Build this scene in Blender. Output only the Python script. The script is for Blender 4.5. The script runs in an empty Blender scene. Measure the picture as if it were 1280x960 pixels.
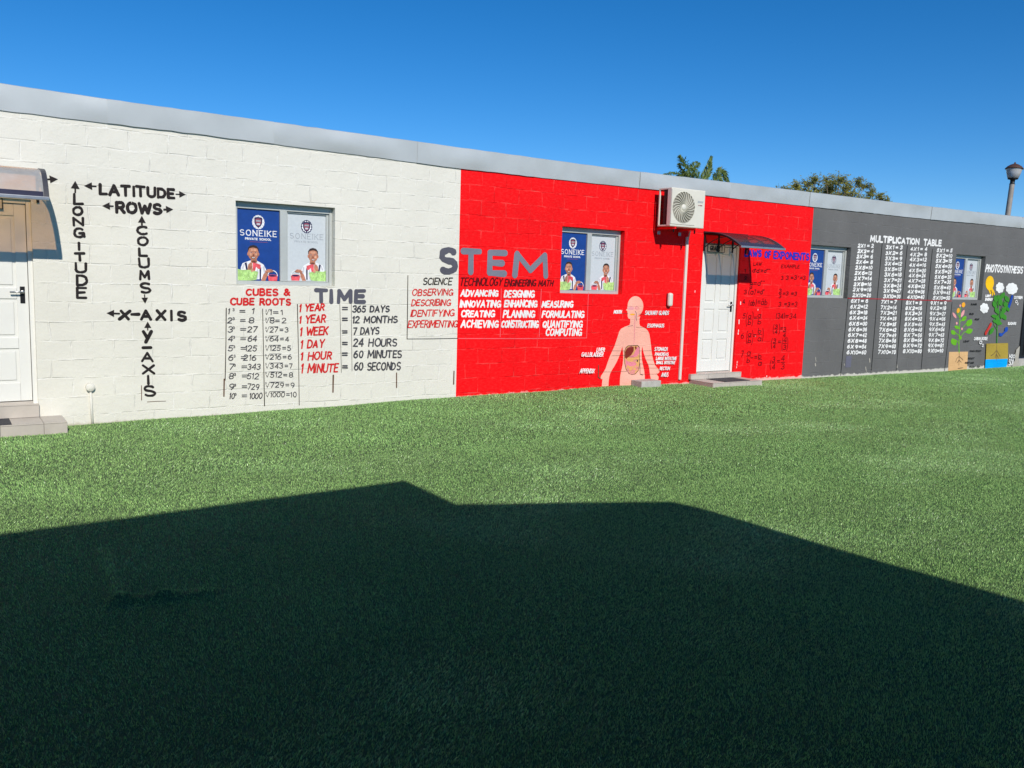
import bpy, bmesh, math, random
import numpy as np
from mathutils import Vector, Matrix

random.seed(7)
rng = np.random.default_rng(11)
scene = bpy.context.scene
R = math.radians

# ------------------------------------------------------------------ camera
# wall plane is y = 0, x runs along the wall, z is up, metres
FPX, YAW, PITCH, ROLL = 1072.21, 0.596033, 0.123372, 0.030451
CAM = Vector((0.0, -10.0, 1.67))
cy, sy, cp, sp = math.cos(YAW), math.sin(YAW), math.cos(PITCH), math.sin(PITCH)
FWD = Vector((sy * cp, cy * cp, -sp))
_r0 = Vector((cy, -sy, 0)); _u0 = _r0.cross(FWD)
RGT = math.cos(ROLL) * _r0 + math.sin(ROLL) * _u0
UPV = -math.sin(ROLL) * _r0 + math.cos(ROLL) * _u0
cd = bpy.data.cameras.new('camera'); cam = bpy.data.objects.new('camera', cd)
scene.collection.objects.link(cam)
cam.matrix_world = Matrix(((RGT.x, UPV.x, -FWD.x, CAM.x), (RGT.y, UPV.y, -FWD.y, CAM.y),
                           (RGT.z, UPV.z, -FWD.z, CAM.z), (0, 0, 0, 1)))
cd.sensor_fit = 'HORIZONTAL'; cd.sensor_width = 36.0; cd.lens = 36.0 * FPX / 1280.0
cd.clip_start = 0.05; cd.clip_end = 3000
scene.camera = cam

def at(px, py, y=0.0):
    """survey: photograph pixel -> point on the vertical plane at depth y"""
    d = FWD + RGT * ((px - 640) / FPX) + UPV * ((480 - py) / FPX)
    return CAM + d * ((y - CAM.y) / d.y)

def ground(px, py, z=0.0):
    d = FWD + RGT * ((px - 640) / FPX) + UPV * ((480 - py) / FPX)
    return CAM + d * ((z - CAM.z) / d.z)

# ------------------------------------------------------------------ light
SUN_TO = Vector((-0.228, -1.0, 0.668)).normalized()
elev = math.asin(SUN_TO.z)
world = bpy.data.worlds.new('World'); scene.world = world; world.use_nodes = True
wn = world.node_tree.nodes; wl = world.node_tree.links; wn.clear()
sky = wn.new('ShaderNodeTexSky'); sky.sky_type = 'NISHITA'; sky.sun_disc = False
sky.sun_elevation = elev; sky.sun_rotation = math.atan2(SUN_TO.x, SUN_TO.y)
sky.altitude = 0; sky.air_density = 0.75; sky.dust_density = 0.0; sky.ozone_density = 6.0
bg = wn.new('ShaderNodeBackground'); bg.inputs['Strength'].default_value = 0.143
wo = wn.new('ShaderNodeOutputWorld')
hs = wn.new('ShaderNodeHueSaturation'); hs.inputs['Saturation'].default_value = 1.25; hs.inputs['Hue'].default_value = .500; hs.inputs['Value'].default_value = 1.0
wl.new(sky.outputs[0], hs.inputs['Color']); wl.new(hs.outputs[0], bg.inputs[0]); wl.new(bg.outputs[0], wo.inputs[0])
sd = bpy.data.lights.new('sun', 'SUN'); sd.energy = 5.0; sd.angle = R(0.5); sd.color = (1.0, 0.95, 0.86)
sun = bpy.data.objects.new('sun', sd); scene.collection.objects.link(sun)
sun.rotation_euler = (-SUN_TO).to_track_quat('-Z', 'Y').to_euler()
sun.location = (-8, -30, 25)
vs = scene.view_settings
vs.view_transform = 'Standard'; vs.look = 'None'; vs.gamma = 1.0; vs.exposure = -0.30; vs.use_curve_mapping = False

# ------------------------------------------------------------------ materials
def new_mat(name):
    m = bpy.data.materials.new(name); m.use_nodes = True
    nt = m.node_tree; nt.nodes.clear()
    out = nt.nodes.new('ShaderNodeOutputMaterial'); b = nt.nodes.new('ShaderNodeBsdfPrincipled')
    nt.links.new(b.outputs[0], out.inputs[0])
    return m, nt, b, out

def _noise(nt, scale, detail=4.0, vec=None, rough=0.55):
    n = nt.nodes.new('ShaderNodeTexNoise'); n.inputs['Scale'].default_value = scale
    n.inputs['Detail'].default_value = detail; n.inputs['Roughness'].default_value = rough
    if vec is None:
        tc = nt.nodes.new('ShaderNodeTexCoord'); vec = tc.outputs['Object']
    nt.links.new(vec, n.inputs['Vector'])
    return n.outputs['Fac']

def _math(nt, op, a, b=None, clamp=False):
    n = nt.nodes.new('ShaderNodeMath'); n.operation = op; n.use_clamp = clamp
    for i, v in enumerate((a, b)):
        if v is None: continue
        if isinstance(v, (int, float)): n.inputs[i].default_value = v
        else: nt.links.new(v, n.inputs[i])
    return n.outputs[0]

def _mix(nt, f, a, b):
    n = nt.nodes.new('ShaderNodeMix'); n.data_type = 'RGBA'
    if isinstance(f, (int, float)): n.inputs[0].default_value = f
    else: nt.links.new(f, n.inputs[0])
    for i, v in ((6, a), (7, b)):
        if isinstance(v, tuple): n.inputs[i].default_value = (*v, 1)
        else: nt.links.new(v, n.inputs[i])
    return n.outputs[2]

def _ramp(nt, f, lo, hi):
    n = nt.nodes.new('ShaderNodeMapRange'); n.inputs[1].default_value = lo; n.inputs[2].default_value = hi
    nt.links.new(f, n.inputs[0]); n.clamp = True
    return n.outputs[0]

def simple(name, col, rough=0.6, metal=0.0, var=0.12, scale=6.0, bump=0.0, bscale=60.0, spec=0.4):
    m, nt, b, out = new_mat(name)
    f = _noise(nt, scale, 5)
    lo = tuple(c * (1 - var) for c in col); hi = tuple(min(1, c * (1 + var)) for c in col)
    nt.links.new(_mix(nt, _ramp(nt, f, .3, .7), lo, hi), b.inputs['Base Color'])
    b.inputs['Roughness'].default_value = rough; b.inputs['Metallic'].default_value = metal
    b.inputs['Specular IOR Level'].default_value = spec
    if bump:
        bn = nt.nodes.new('ShaderNodeBump'); bn.inputs['Strength'].default_value = bump; bn.inputs['Distance'].default_value = .004
        nt.links.new(_noise(nt, bscale, 4), bn.inputs['Height']); nt.links.new(bn.outputs[0], b.inputs['Normal'])
    return m

def block_height(nt):
    """painted concrete blocks 0.4 x 0.2 m: returns (mortar mask, height) sockets from wall coordinates"""
    tc = nt.nodes.new('ShaderNodeTexCoord'); sx = nt.nodes.new('ShaderNodeSeparateXYZ')
    nt.links.new(tc.outputs['Object'], sx.inputs[0])
    wob = nt.nodes.new('ShaderNodeTexNoise'); wob.inputs['Scale'].default_value = 2.3; wob.inputs['Detail'].default_value = 5
    nt.links.new(tc.outputs['Object'], wob.inputs['Vector'])
    sw = nt.nodes.new('ShaderNodeSeparateColor'); nt.links.new(wob.outputs['Color'], sw.inputs[0])
    dx = _math(nt, 'MULTIPLY', _math(nt, 'SUBTRACT', sw.outputs[0], .5), .09)
    dz = _math(nt, 'MULTIPLY', _math(nt, 'SUBTRACT', sw.outputs[1], .5), .045)
    u = _math(nt, 'ADD', sx.outputs[0], dx)
    v = _math(nt, 'ADD', _math(nt, 'SUBTRACT', sx.outputs[2], .08 - 4.0), dz)
    cb = nt.nodes.new('ShaderNodeCombineXYZ'); nt.links.new(u, cb.inputs[0]); nt.links.new(v, cb.inputs[1])
    br = nt.nodes.new('ShaderNodeTexBrick'); nt.links.new(cb.outputs[0], br.inputs['Vector'])
    br.inputs['Scale'].default_value = 1.0; br.inputs['Mortar Size'].default_value = .009; br.inputs['Mortar Smooth'].default_value = .5
    br.inputs['Brick Width'].default_value = .4; br.inputs['Row Height'].default_value = .2; br.inputs['Bias'].default_value = 0
    br.inputs['Color1'].default_value = (.25, .25, .25, 1); br.inputs['Color2'].default_value = (.75, .75, .75, 1)
    br.offset = .5
    mort = br.outputs['Fac']
    tone = nt.nodes.new('ShaderNodeSeparateColor'); nt.links.new(br.outputs['Color'], tone.inputs[0])
    # joints are partly filled with mortar and paint: in places a groove, in places a raised bead
    fill = _ramp(nt, _noise(nt, 2.6, 5, tc.outputs['Object'], .65), .35, .68)
    amp = _math(nt, 'SUBTRACT', _math(nt, 'MULTIPLY', fill, 1.6), .62)
    joint = _math(nt, 'MULTIPLY', mort, amp)
    lump = _math(nt, 'MULTIPLY', _noise(nt, 8, 7, tc.outputs['Object'], .68), .95)
    grit = _math(nt, 'MULTIPLY', _noise(nt, 70, 4, tc.outputs['Object'], .65), .22)
    tilt = _math(nt, 'MULTIPLY', tone.outputs[0], .35)
    h = _math(nt, 'ADD', _math(nt, 'ADD', joint, lump), _math(nt, 'ADD', grit, tilt))
    return mort, h, sx.outputs[2], tc.outputs['Object'], tone.outputs[0]

def wall_paint(name, col, joint_col, joint_amt=.35, wear_col=None, wear=0.0, base_wear=0.0, rough=.62, strength=.55, var=.07, dry=0.0):
    m, nt, b, out = new_mat(name)
    mort, h, z, oc, tone = block_height(nt)
    n1 = _ramp(nt, _noise(nt, 1.4, 5, oc), .3, .7)
    c = _mix(nt, n1, tuple(x * (1 - var) for x in col), tuple(min(1, x * (1 + var)) for x in col))
    if dry:      # uneven, dry brushed coat
        mp = nt.nodes.new('ShaderNodeMapping'); mp.inputs['Scale'].default_value = (1, 1, 2.6); nt.links.new(oc, mp.inputs[0])
        d_ = _ramp(nt, _noise(nt, 17, 7, mp.outputs[0], .7), .47, .72)
        c = _mix(nt, _math(nt, 'MULTIPLY', d_, dry), c, joint_col)
    c = _mix(nt, _math(nt, 'MULTIPLY', tone, .10), c, tuple(x * .8 for x in col))
    jn = _math(nt, 'MULTIPLY', _ramp(nt, _noise(nt, 3.7, 6, oc, .65), .46, .66), joint_amt)
    c = _mix(nt, _math(nt, 'MULTIPLY', mort, jn), c, joint_col)
    if wear_col:
        w = _ramp(nt, _noise(nt, 26, 6, oc, .7), .70 - wear * .1, .76 - wear * .1)
        patch = _ramp(nt, _noise(nt, 1.1, 3, oc), .45, .7)
        c = _mix(nt, _math(nt, 'MULTIPLY', _math(nt, 'MULTIPLY', w, patch), .8 if wear else 0.), c, wear_col)
        if base_wear:
            edge = _math(nt, 'SUBTRACT', base_wear, z)
            e = _ramp(nt, _math(nt, 'ADD', edge, _math(nt, 'MULTIPLY', _noise(nt, 7, 6, oc, .7), .14)), .06, .085)
            c = _mix(nt, e, c, wear_col)
    nt.links.new(c, b.inputs['Base Color'])
    b.inputs['Roughness'].default_value = rough; b.inputs['Specular IOR Level'].default_value = .14
    bn = nt.nodes.new('ShaderNodeBump'); bn.inputs['Strength'].default_value = strength; bn.inputs['Distance'].default_value = .012
    nt.links.new(h, bn.inputs['Height']); nt.links.new(bn.outputs[0], b.inputs['Normal'])
    return m

M = {}
WHITE = (.74, .715, .632)
M['white_wall'] = wall_paint('white_wall_paint', WHITE, (.84, .82, .76), .8, (.56, .52, .43), .12, -.005, strength=.8, var=.045)
M['red_wall'] = wall_paint('red_wall_paint', (.93, .003, .006), (.90, .10, .09), .7, (.84, .45, .40), .3, .045, strength=.85, var=.10, dry=.20)
M['grey_wall'] = wall_paint('grey_wall_paint', (.142, .139, .136), (.19, .19, .19), .6, (.6, .57, .5), .25, .02, strength=.65, var=.10, dry=.18)
def letter_paint(key, col, **k):
    M[key] = wall_paint(key + '_paint', col, tuple(min(1, c * 1.25 + .01) for c in col), .4, strength=.5, var=.16, dry=.35, **k)
for key, col in dict(black=(.022, .018, .018), charcoal=(.06, .06, .07), slate=(.10, .10, .125), silver=(.19, .20, .25),
                     letter_red=(.62, .02, .022), white_letter=(.80, .79, .77), maroon=(.10, .003, .006), blue_letter=(.03, .03, .42),
                     pink_line=(.80, .13, .15), skin=(.93, .43, .33), skin_dark=(.66, .25, .22), liver=(.22, .025, .018),
                     organ_pink=(.75, .22, .28), organ_yellow=(.70, .36, .13), leaf_light=(.14, .42, .02), leaf_mid=(.05, .25, .025),
                     flower_pink=(.75, .33, .34), orange=(.85, .38, .03), sun_yellow=(.90, .50, .01), cloud=(.82, .82, .80),
                     arrow_blue=(.015, .07, .38), arrow_red=(.55, .04, .03), water=(.0, .36, .85), soil=(.40, .29, .05),
                     pot_tan=(.68, .42, .20), root=(.13, .08, .05), bare=(.46, .43, .37), lilac=(.15, .15, .20),
                     red_line=(.38, .02, .03), black_line=(.018, .018, .018), rust=(.13, .07, .045)).items():
    letter_paint(key, col)

M['flashing'] = simple('galvanised_flashing', (.48, .51, .52), .45, .15, .07, 1.7, .35, 3.0)
M['frame'] = simple('aluminium_frame', (.50, .52, .50), .4, .2, .05)
M['door'] = simple('door_paint', (.76, .75, .70), .45, 0, .03, 3, .12, 40)
M['black_metal'] = simple('black_metal', (.015, .015, .018), .4, .3)
M['chrome'] = simple('brushed_metal', (.55, .55, .55), .3, .9)
M['tile'] = simple('step_tile', (.50, .45, .39), .5, 0, .08, 5, .1)
M['grout'] = simple('step_grout', (.22, .20, .18), .9)
M['mat'] = simple('mat_fibre', (.05, .05, .055), .95, 0, .3, 60, .6, 150)
M['concrete'] = simple('concrete', (.44, .42, .38), .9, 0, .15, 9, .4, 60)
M['ac_white'] = simple('appliance_plastic', (.69, .66, .57), .45, 0, .03)
M['ac_dark'] = simple('coil_fins', (.03, .022, .02), .6, .3, .4, 40)
M['grille'] = simple('grille_plastic', (.60, .58, .48), .5)
M['fan_dark'] = simple('fan_painted_shade', (.25, .23, .19), .6)
M['pvc'] = simple('pvc_trunking', (.72, .64, .57), .5, 0, .06)
M['galv'] = simple('galvanised_bolt', (.35, .37, .4), .45, .6)
M['gate'] = simple('black_sheeting', (.012, .012, .014), .5, .2)
M['roof'] = simple('roof_sheet', (.45, .47, .48), .45, .5)
M['plaster'] = simple('far_plaster', (.80, .76, .70), .85)  # pale so the unseen building bounces light into the turf shade
M['soilbase'] = simple('bare_earth', (.20, .17, .12), .95, 0, .3, .4)
M['lamp_pole'] = simple('lamp_pole_paint', (.30, .27, .24), .6)
M['lamp_cap'] = simple('lamp_cap_paint', (.10, .05, .035), .5)
M['bark'] = simple('bark', (.16, .12, .08), .9, 0, .3, 12, .6)
M['sign_face'] = simple('sign_face', (.60, .58, .52), .5)
M['ink'] = simple('sign_ink', (.02, .02, .02), .5)

def leaf_mat(name, a, b_):
    m, nt, b, out = new_mat(name)
    oi = nt.nodes.new('ShaderNodeNewGeometry')
    nt.links.new(_mix(nt, oi.outputs['Random Per Island'], a, b_), b.inputs['Base Color'])
    b.inputs['Roughness'].default_value = .5
    tr = nt.nodes.new('ShaderNodeBsdfTranslucent')
    nt.links.new(_mix(nt, oi.outputs['Random Per Island'], a, b_), tr.inputs[0])
    mx = nt.nodes.new('ShaderNodeMixShader'); mx.inputs[0].default_value = .3
    nt.links.new(b.outputs[0], mx.inputs[1]); nt.links.new(tr.outputs[0], mx.inputs[2]); nt.links.new(mx.outputs[0], out.inputs[0])
    return m
M['leaf'] = leaf_mat('tree_leaf', (.15, .17, .022), (.33, .30, .05))
M['frond'] = leaf_mat('palm_leaflet', (.09, .16, .03), (.24, .30, .08))

def canopy_mat(name, tint, gloss, base):
    m, nt, b, out = new_mat(name); nt.nodes.remove(b)
    t = nt.nodes.new('ShaderNodeBsdfTransparent'); t.inputs[0].default_value = (*tint, 1)
    g = nt.nodes.new('ShaderNodeBsdfPrincipled'); g.inputs['Base Color'].default_value = (*base, 1)
    g.inputs['Roughness'].default_value = .18
    mx = nt.nodes.new('ShaderNodeMixShader')
    n = _ramp(nt, _noise(nt, 5, 4), .3, .7)
    nt.links.new(_math(nt, 'ADD', _math(nt, 'MULTIPLY', n, .12), gloss), mx.inputs[0])
    nt.links.new(t.outputs[0], mx.inputs[1]); nt.links.new(g.outputs[0], mx.inputs[2]); nt.links.new(mx.outputs[0], out.inputs[0])
    return m
M['bronze'] = canopy_mat('bronze_polycarbonate', (1.0, .79, .55), .27, (.68, .76, .84))
M['trim'] = simple('canopy_edge_strip', (.055, .055, .065), .45)
M['smoky'] = canopy_mat('smoky_polycarbonate', (.64, .53, .44), .24, (.12, .10, .12))
M['band'] = simple('canopy_front_band', (.045, .045, .075), .25, .2)

m, nt, b, out = new_mat('lamp_glass')
b.inputs['Base Color'].default_value = (.8, .8, .8, 1); b.inputs['Roughness'].default_value = .25
nt.links.new(_mix(nt, _noise(nt, 8), (.65, .66, .68), (.85, .85, .84)), b.inputs['Base Color'])
b.inputs['Transmission Weight'].default_value = .45
M['lamp_glass'] = m

def flat(name, col, rough=.5):
    return simple(name, col, rough, 0, .04, 30)
P = {k: (simple('poster_' + k, c, .35, 0, .38, 22) if k in ('brown', 'skin_lit', 'red', 'lime', 'brown_dark') else simple('poster_' + k, c, .35, 0, .10, 14) if k in ('white', 'blue') else flat('poster_' + k, c, .35)) for k, c in dict(blue=(.009, .052, .26), pale=(.56, .60, .63), white=(.80, .80, .82), navy=(.012, .014, .07),
     brown=(.46, .19, .115), brown_dark=(.15, .05, .03), hair=(.035, .02, .016), red=(.80, .10, .12), lime=(.42, .66, .22), grey=(.33, .36, .40),
     skin_lit=(.62, .31, .20), lime_dark=(.25, .50, .12), lime_lit=(.62, .80, .40), crest=(.30, .07, .10), shade=(.55, .56, .62)).items()}

# turf blades
m, nt, b, out = new_mat('turf_blade')
gi = nt.nodes.new('ShaderNodeNewGeometry'); tc = nt.nodes.new('ShaderNodeTexCoord')
c = _mix(nt, _math(nt, 'POWER', gi.outputs['Random Per Island'], 1.4), (.10, .265, .06), (.62, .96, .32))
big = _ramp(nt, _noise(nt, 1.1, 5, tc.outputs['Object'], .6), .35, .68)
c = _mix(nt, _math(nt, 'MULTIPLY', big, .28), c, (.33, .47, .17))
nt.links.new(c, b.inputs['Base Color']); b.inputs['Roughness'].default_value = .36; b.inputs['Specular IOR Level'].default_value = .75
b.inputs['Sheen Weight'].default_value = .42; b.inputs['Sheen Tint'].default_value = (1, .93, .82, 1); b.inputs['Sheen Roughness'].default_value = .5
M['blade'] = m
m, nt, b, out = new_mat('turf_backing')
nt.links.new(_mix(nt, _noise(nt, 60, 5), (.03, .065, .016), (.08, .14, .04)), b.inputs['Base Color'])
b.inputs['Roughness'].default_value = .9
bn = nt.nodes.new('ShaderNodeBump'); bn.inputs['Strength'].default_value = .8; bn.inputs['Distance'].default_value = .01
nt.links.new(_noise(nt, 130, 4), bn.inputs['Height']); nt.links.new(bn.outputs[0], b.inputs['Normal'])
M['turf'] = m

# ------------------------------------------------------------------ helpers
def empty(name, loc, label, cat, group=None):
    o = bpy.data.objects.new(name, None); scene.collection.objects.link(o)
    o.empty_display_size = .2; o.location = loc; o['label'] = label; o['category'] = cat
    if group: o['group'] = group
    return o

class MB:
    """collects shapes, becomes ONE mesh object"""
    def __init__(s): s.v = []; s.f = []; s.mi = []; s.mats = []; s.sm = []
    def _m(s, mat):
        if mat not in s.mats: s.mats.append(mat)
        return s.mats.index(mat)
    def poly(s, pts, mat=None, smooth=False):
        k = len(s.v); s.v += [tuple(p) for p in pts]; s.f.append(tuple(range(k, k + len(pts)))); s.mi.append(s._m(mat)); s.sm.append(smooth)
    def faces(s, vs, fs, mat=None, smooth=False):
        k = len(s.v); s.v += [tuple(p) for p in vs]; i = s._m(mat)
        for f in fs: s.f.append(tuple(k + a for a in f)); s.mi.append(i); s.sm.append(smooth)
    def box(s, a, b, mat=None, bev=0.0):
        bm = bmesh.new(); bmesh.ops.create_cube(bm, size=1)
        for v in bm.verts:
            v.co = Vector([(a[i] + b[i]) / 2 + v.co[i] * abs(b[i] - a[i]) for i in range(3)])
        if bev: bmesh.ops.bevel(bm, geom=bm.edges[:], offset=bev, segments=2, affect='EDGES', profile=.5)
        bm.verts.index_update()
        s.faces([v.co[:] for v in bm.verts], [[v.index for v in f.verts] for f in bm.faces], mat); bm.free()
    def tube(s, pts, r, mat=None, n=8, cap=True):
        pts = [Vector(p) for p in pts]; rr = r if isinstance(r, (list, tuple)) else [r] * len(pts)
        vs = []; prev = None
        for i, p in enumerate(pts):
            t = (pts[min(i + 1, len(pts) - 1)] - pts[max(i - 1, 0)]).normalized()
            if prev is None:
                a = t.cross(Vector((0, 0, 1)));
                if a.length < .1: a = t.cross(Vector((0, 1, 0)))
            else: a = prev - t * prev.dot(t)
            a.normalize(); prev = a; bb = t.cross(a)
            for k in range(n):
                an = 2 * math.pi * k / n; vs.append(p + (a * math.cos(an) + bb * math.sin(an)) * rr[i])
        fs = [(i * n + k, i * n + (k + 1) % n, (i + 1) * n + (k + 1) % n, (i + 1) * n + k) for i in range(len(pts) - 1) for k in range(n)]
        if cap: fs += [tuple(range(n - 1, -1, -1)), tuple(range((len(pts) - 1) * n, len(pts) * n))]
        s.faces(vs, fs, mat, True)
    def lathe(s, prof, origin, mat=None, n=24, axis=None):
        ax = Vector(axis or (0, 0, 1)).normalized(); a = ax.orthogonal().normalized(); bb = ax.cross(a); o = Vector(origin)
        vs = [o + ax * h + (a * math.cos(2 * math.pi * k / n) + bb * math.sin(2 * math.pi * k / n)) * max(r, 1e-4) for r, h in prof for k in range(n)]
        fs = [(i * n + k, i * n + (k + 1) % n, (i + 1) * n + (k + 1) % n, (i + 1) * n + k) for i in range(len(prof) - 1) for k in range(n)]
        s.faces(vs, fs, mat, True)
    def build(s, name, parent=None, mat=None, label=None):
        me = bpy.data.meshes.new(name); me.from_pydata(s.v, [], s.f)
        for mm in s.mats: me.materials.append(mm if mm is not None else mat)
        me.polygons.foreach_set('material_index', s.mi); me.polygons.foreach_set('use_smooth', s.sm)
        me.update()
        o = bpy.data.objects.new(name, me); scene.collection.objects.link(o)
        if parent:
            o.parent = parent
            tot = Vector((0, 0, 0)); q = parent
            while q: tot += q.location; q = q.parent
            o.location = -tot            # coordinates stay in world metres
        if label: o['label'] = label
        return o

def tag(o, label=None, cat=None, group=None, kind=None):
    for k, v in (('label', label), ('category', cat), ('group', group), ('kind', kind)):
        if v: o[k] = v
    return o

# ------------------------------------------------------------------ brush lettering (stroke font, cap height 1)
def arc(cx, cy_, rx, ry, a0, a1, n=9):
    return [(cx + rx * math.cos(R(a0 + (a1 - a0) * i / n)), cy_ + ry * math.sin(R(a0 + (a1 - a0) * i / n))) for i in range(n + 1)]
S_ = arc(.3, .74, .27, .24, 40, 250, 8) + arc(.3, .25, .29, .25, 80, -140, 8)
GL = {
 'A': (.68, [[(0, 0), (.34, 1), (.68, 0)], [(.13, .33), (.55, .33)]]),
 'B': (.56, [[(0, 0), (0, 1)], [(0, 1), (.25, 1)] + arc(.25, .76, .24, .24, 90, -90, 7) + [(0, .52)], [(.2, .52)] + arc(.28, .26, .28, .26, 90, -90, 7) + [(0, 0)]]),
 'C': (.60, [arc(.34, .5, .34, .5, 48, 312, 14)]),
 'D': (.60, [[(0, 0), (0, 1)], [(0, 1), (.18, 1)] + arc(.18, .5, .42, .5, 90, -90, 10) + [(0, 0)]]),
 'E': (.50, [[(.5, 1), (0, 1), (0, 0), (.5, 0)], [(0, .52), (.42, .52)]]),
 'F': (.48, [[(.48, 1), (0, 1), (0, 0)], [(0, .52), (.40, .52)]]),
 'G': (.64, [arc(.34, .5, .34, .5, 48, 345, 14), [(.38, .42), (.67, .42), (.67, .06)]]),
 'H': (.58, [[(0, 0), (0, 1)], [(.58, 0), (.58, 1)], [(0, .52), (.58, .52)]]),
 'I': (.06, [[(.03, 0), (.03, 1)]]),
 'J': (.45, [[(.42, 1), (.42, .25)] + arc(.21, .25, .21, .25, 0, -170, 7)]),
 'K': (.56, [[(0, 0), (0, 1)], [(.54, 1), (0, .42)], [(.16, .56), (.56, 0)]]),
 'L': (.48, [[(0, 1), (0, 0), (.48, 0)]]),
 'M': (.78, [[(0, 0), (.05, 1), (.39, .25), (.73, 1), (.78, 0)]]),
 'N': (.62, [[(0, 0), (0, 1), (.62, 0), (.62, 1)]]),
 'O': (.68, [arc(.34, .5, .34, .5, 90, 450, 18)]),
 'P': (.52, [[(0, 0), (0, 1)], [(0, 1), (.26, 1)] + arc(.26, .73, .26, .27, 90, -90, 8) + [(0, .46)]]),
 'Q': (.70, [arc(.34, .5, .34, .5, 90, 450, 18), [(.42, .26), (.70, -.06)]]),
 'R': (.56, [[(0, 0), (0, 1)], [(0, 1), (.26, 1)] + arc(.26, .74, .25, .26, 90, -90, 8) + [(0, .48)], [(.24, .48), (.56, 0)]]),
 'S': (.58, [S_]),
 'T': (.62, [[(0, 1), (.62, 1)], [(.31, 1), (.31, 0)]]),
 'U': (.58, [[(0, 1), (0, .3)] + arc(.29, .3, .29, .3, 180, 360, 9) + [(.58, 1)]]),
 'V': (.62, [[(0, 1), (.31, 0), (.62, 1)]]),
 'W': (.90, [[(0, 1), (.22, 0), (.45, .75), (.68, 0), (.90, 1)]]),
 'X': (.60, [[(0, 0), (.60, 1)], [(0, 1), (.60, 0)]]),
 'Y': (.60, [[(0, 1), (.30, .48), (.60, 1)], [(.30, .48), (.30, 0)]]),
 'Z': (.56, [[(0, 1), (.56, 1), (0, 0), (.56, 0)]]),
 'y': (.55, [[(0, .72), (.28, .12)], [(.55, .72), (.16, -.28)]]),
 'a': (.46, [arc(.22, .33, .22, .33, 60, 420, 12), [(.45, .66), (.45, 0)]]),
 'b': (.44, [[(0, 1), (0, 0)], arc(.21, .3, .21, .3, 180, 540, 12)]),
 'm': (.60, [[(0, 0), (0, .6)], [(0, .5)] + arc(.15, .45, .15, .15, 150, 0, 5) + [(.3, 0)], arc(.45, .45, .15, .15, 150, 0, 5) + [(.6, 0)]]),
 'n': (.40, [[(0, 0), (0, .6)], arc(.2, .4, .2, .2, 160, 0, 6) + [(.4, 0)]]),
 '0': (.54, [arc(.27, .5, .27, .5, 90, 450, 16)]),
 '1': (.16, [[(0, .80), (.14, 1), (.14, 0)]]),
 '2': (.52, [arc(.25, .72, .25, .28, 160, -25, 8) + [(0, 0), (.52, 0)]]),
 '3': (.52, [arc(.24, .75, .24, .25, 150, -85, 8), arc(.24, .26, .27, .26, 90, -150, 9)]),
 '4': (.56, [[(.42, 0), (.42, 1), (0, .30), (.56, .30)]]),
 '5': (.52, [[(.50, 1), (.10, 1), (.05, .58)] + arc(.24, .32, .27, .32, 115, -150, 9)]),
 '6': (.54, [arc(.55, .42, .54, .58, 105, 180, 5) + arc(.27, .30, .27, .30, 180, 540, 12)]),
 '7': (.50, [[(0, 1), (.50, 1), (.16, 0)]]),
 '8': (.52, [arc(.26, .75, .23, .25, -90, 270, 13), arc(.26, .26, .26, .25, 90, 450, 13)]),
 '9': (.52, [arc(.26, .70, .26, .30, 0, 360, 12), [(.52, .70), (.48, .35), (.28, 0)]]),
 '=': (.50, [[(0, .66), (.50, .66)], [(0, .34), (.50, .34)]]),
 '-': (.44, [[(0, .48), (.44, .48)]]),
 '+': (.46, [[(0, .48), (.46, .48)], [(.23, .25), (.23, .71)]]),
 '.': (.06, [[(.0, .3), (.06, .3)]]),
 '(': (.16, [arc(.26, .5, .24, .62, 120, 240, 6)]),
 ')': (.16, [arc(-.10, .5, .24, .62, 60, -60, 6)]),
 '/': (.40, [[(0, -.05), (.40, 1.05)]]),
 'r': (.30, [[(-.06, .55), (.04, .6), (.12, .05), (.3, 1.08)]]),
 '&': (.68, [[(.68, 0), (.16, .72)] + arc(.31, .80, .17, .19, 200, -20, 7) + [(.06, .32)] + arc(.27, .24, .24, .24, 160, 320, 7) + [(.66, .5)]]),
 ' ': (.34, []),
}
LAYER = [False]
def step(depth):
    """each brush mark lies a hair in front of the one before it"""
    d = depth[0]
    depth[0] = d + .00011 if LAYER[0] else .0028 + (d - .0028 + .00013) % .0021
    return d
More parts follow.
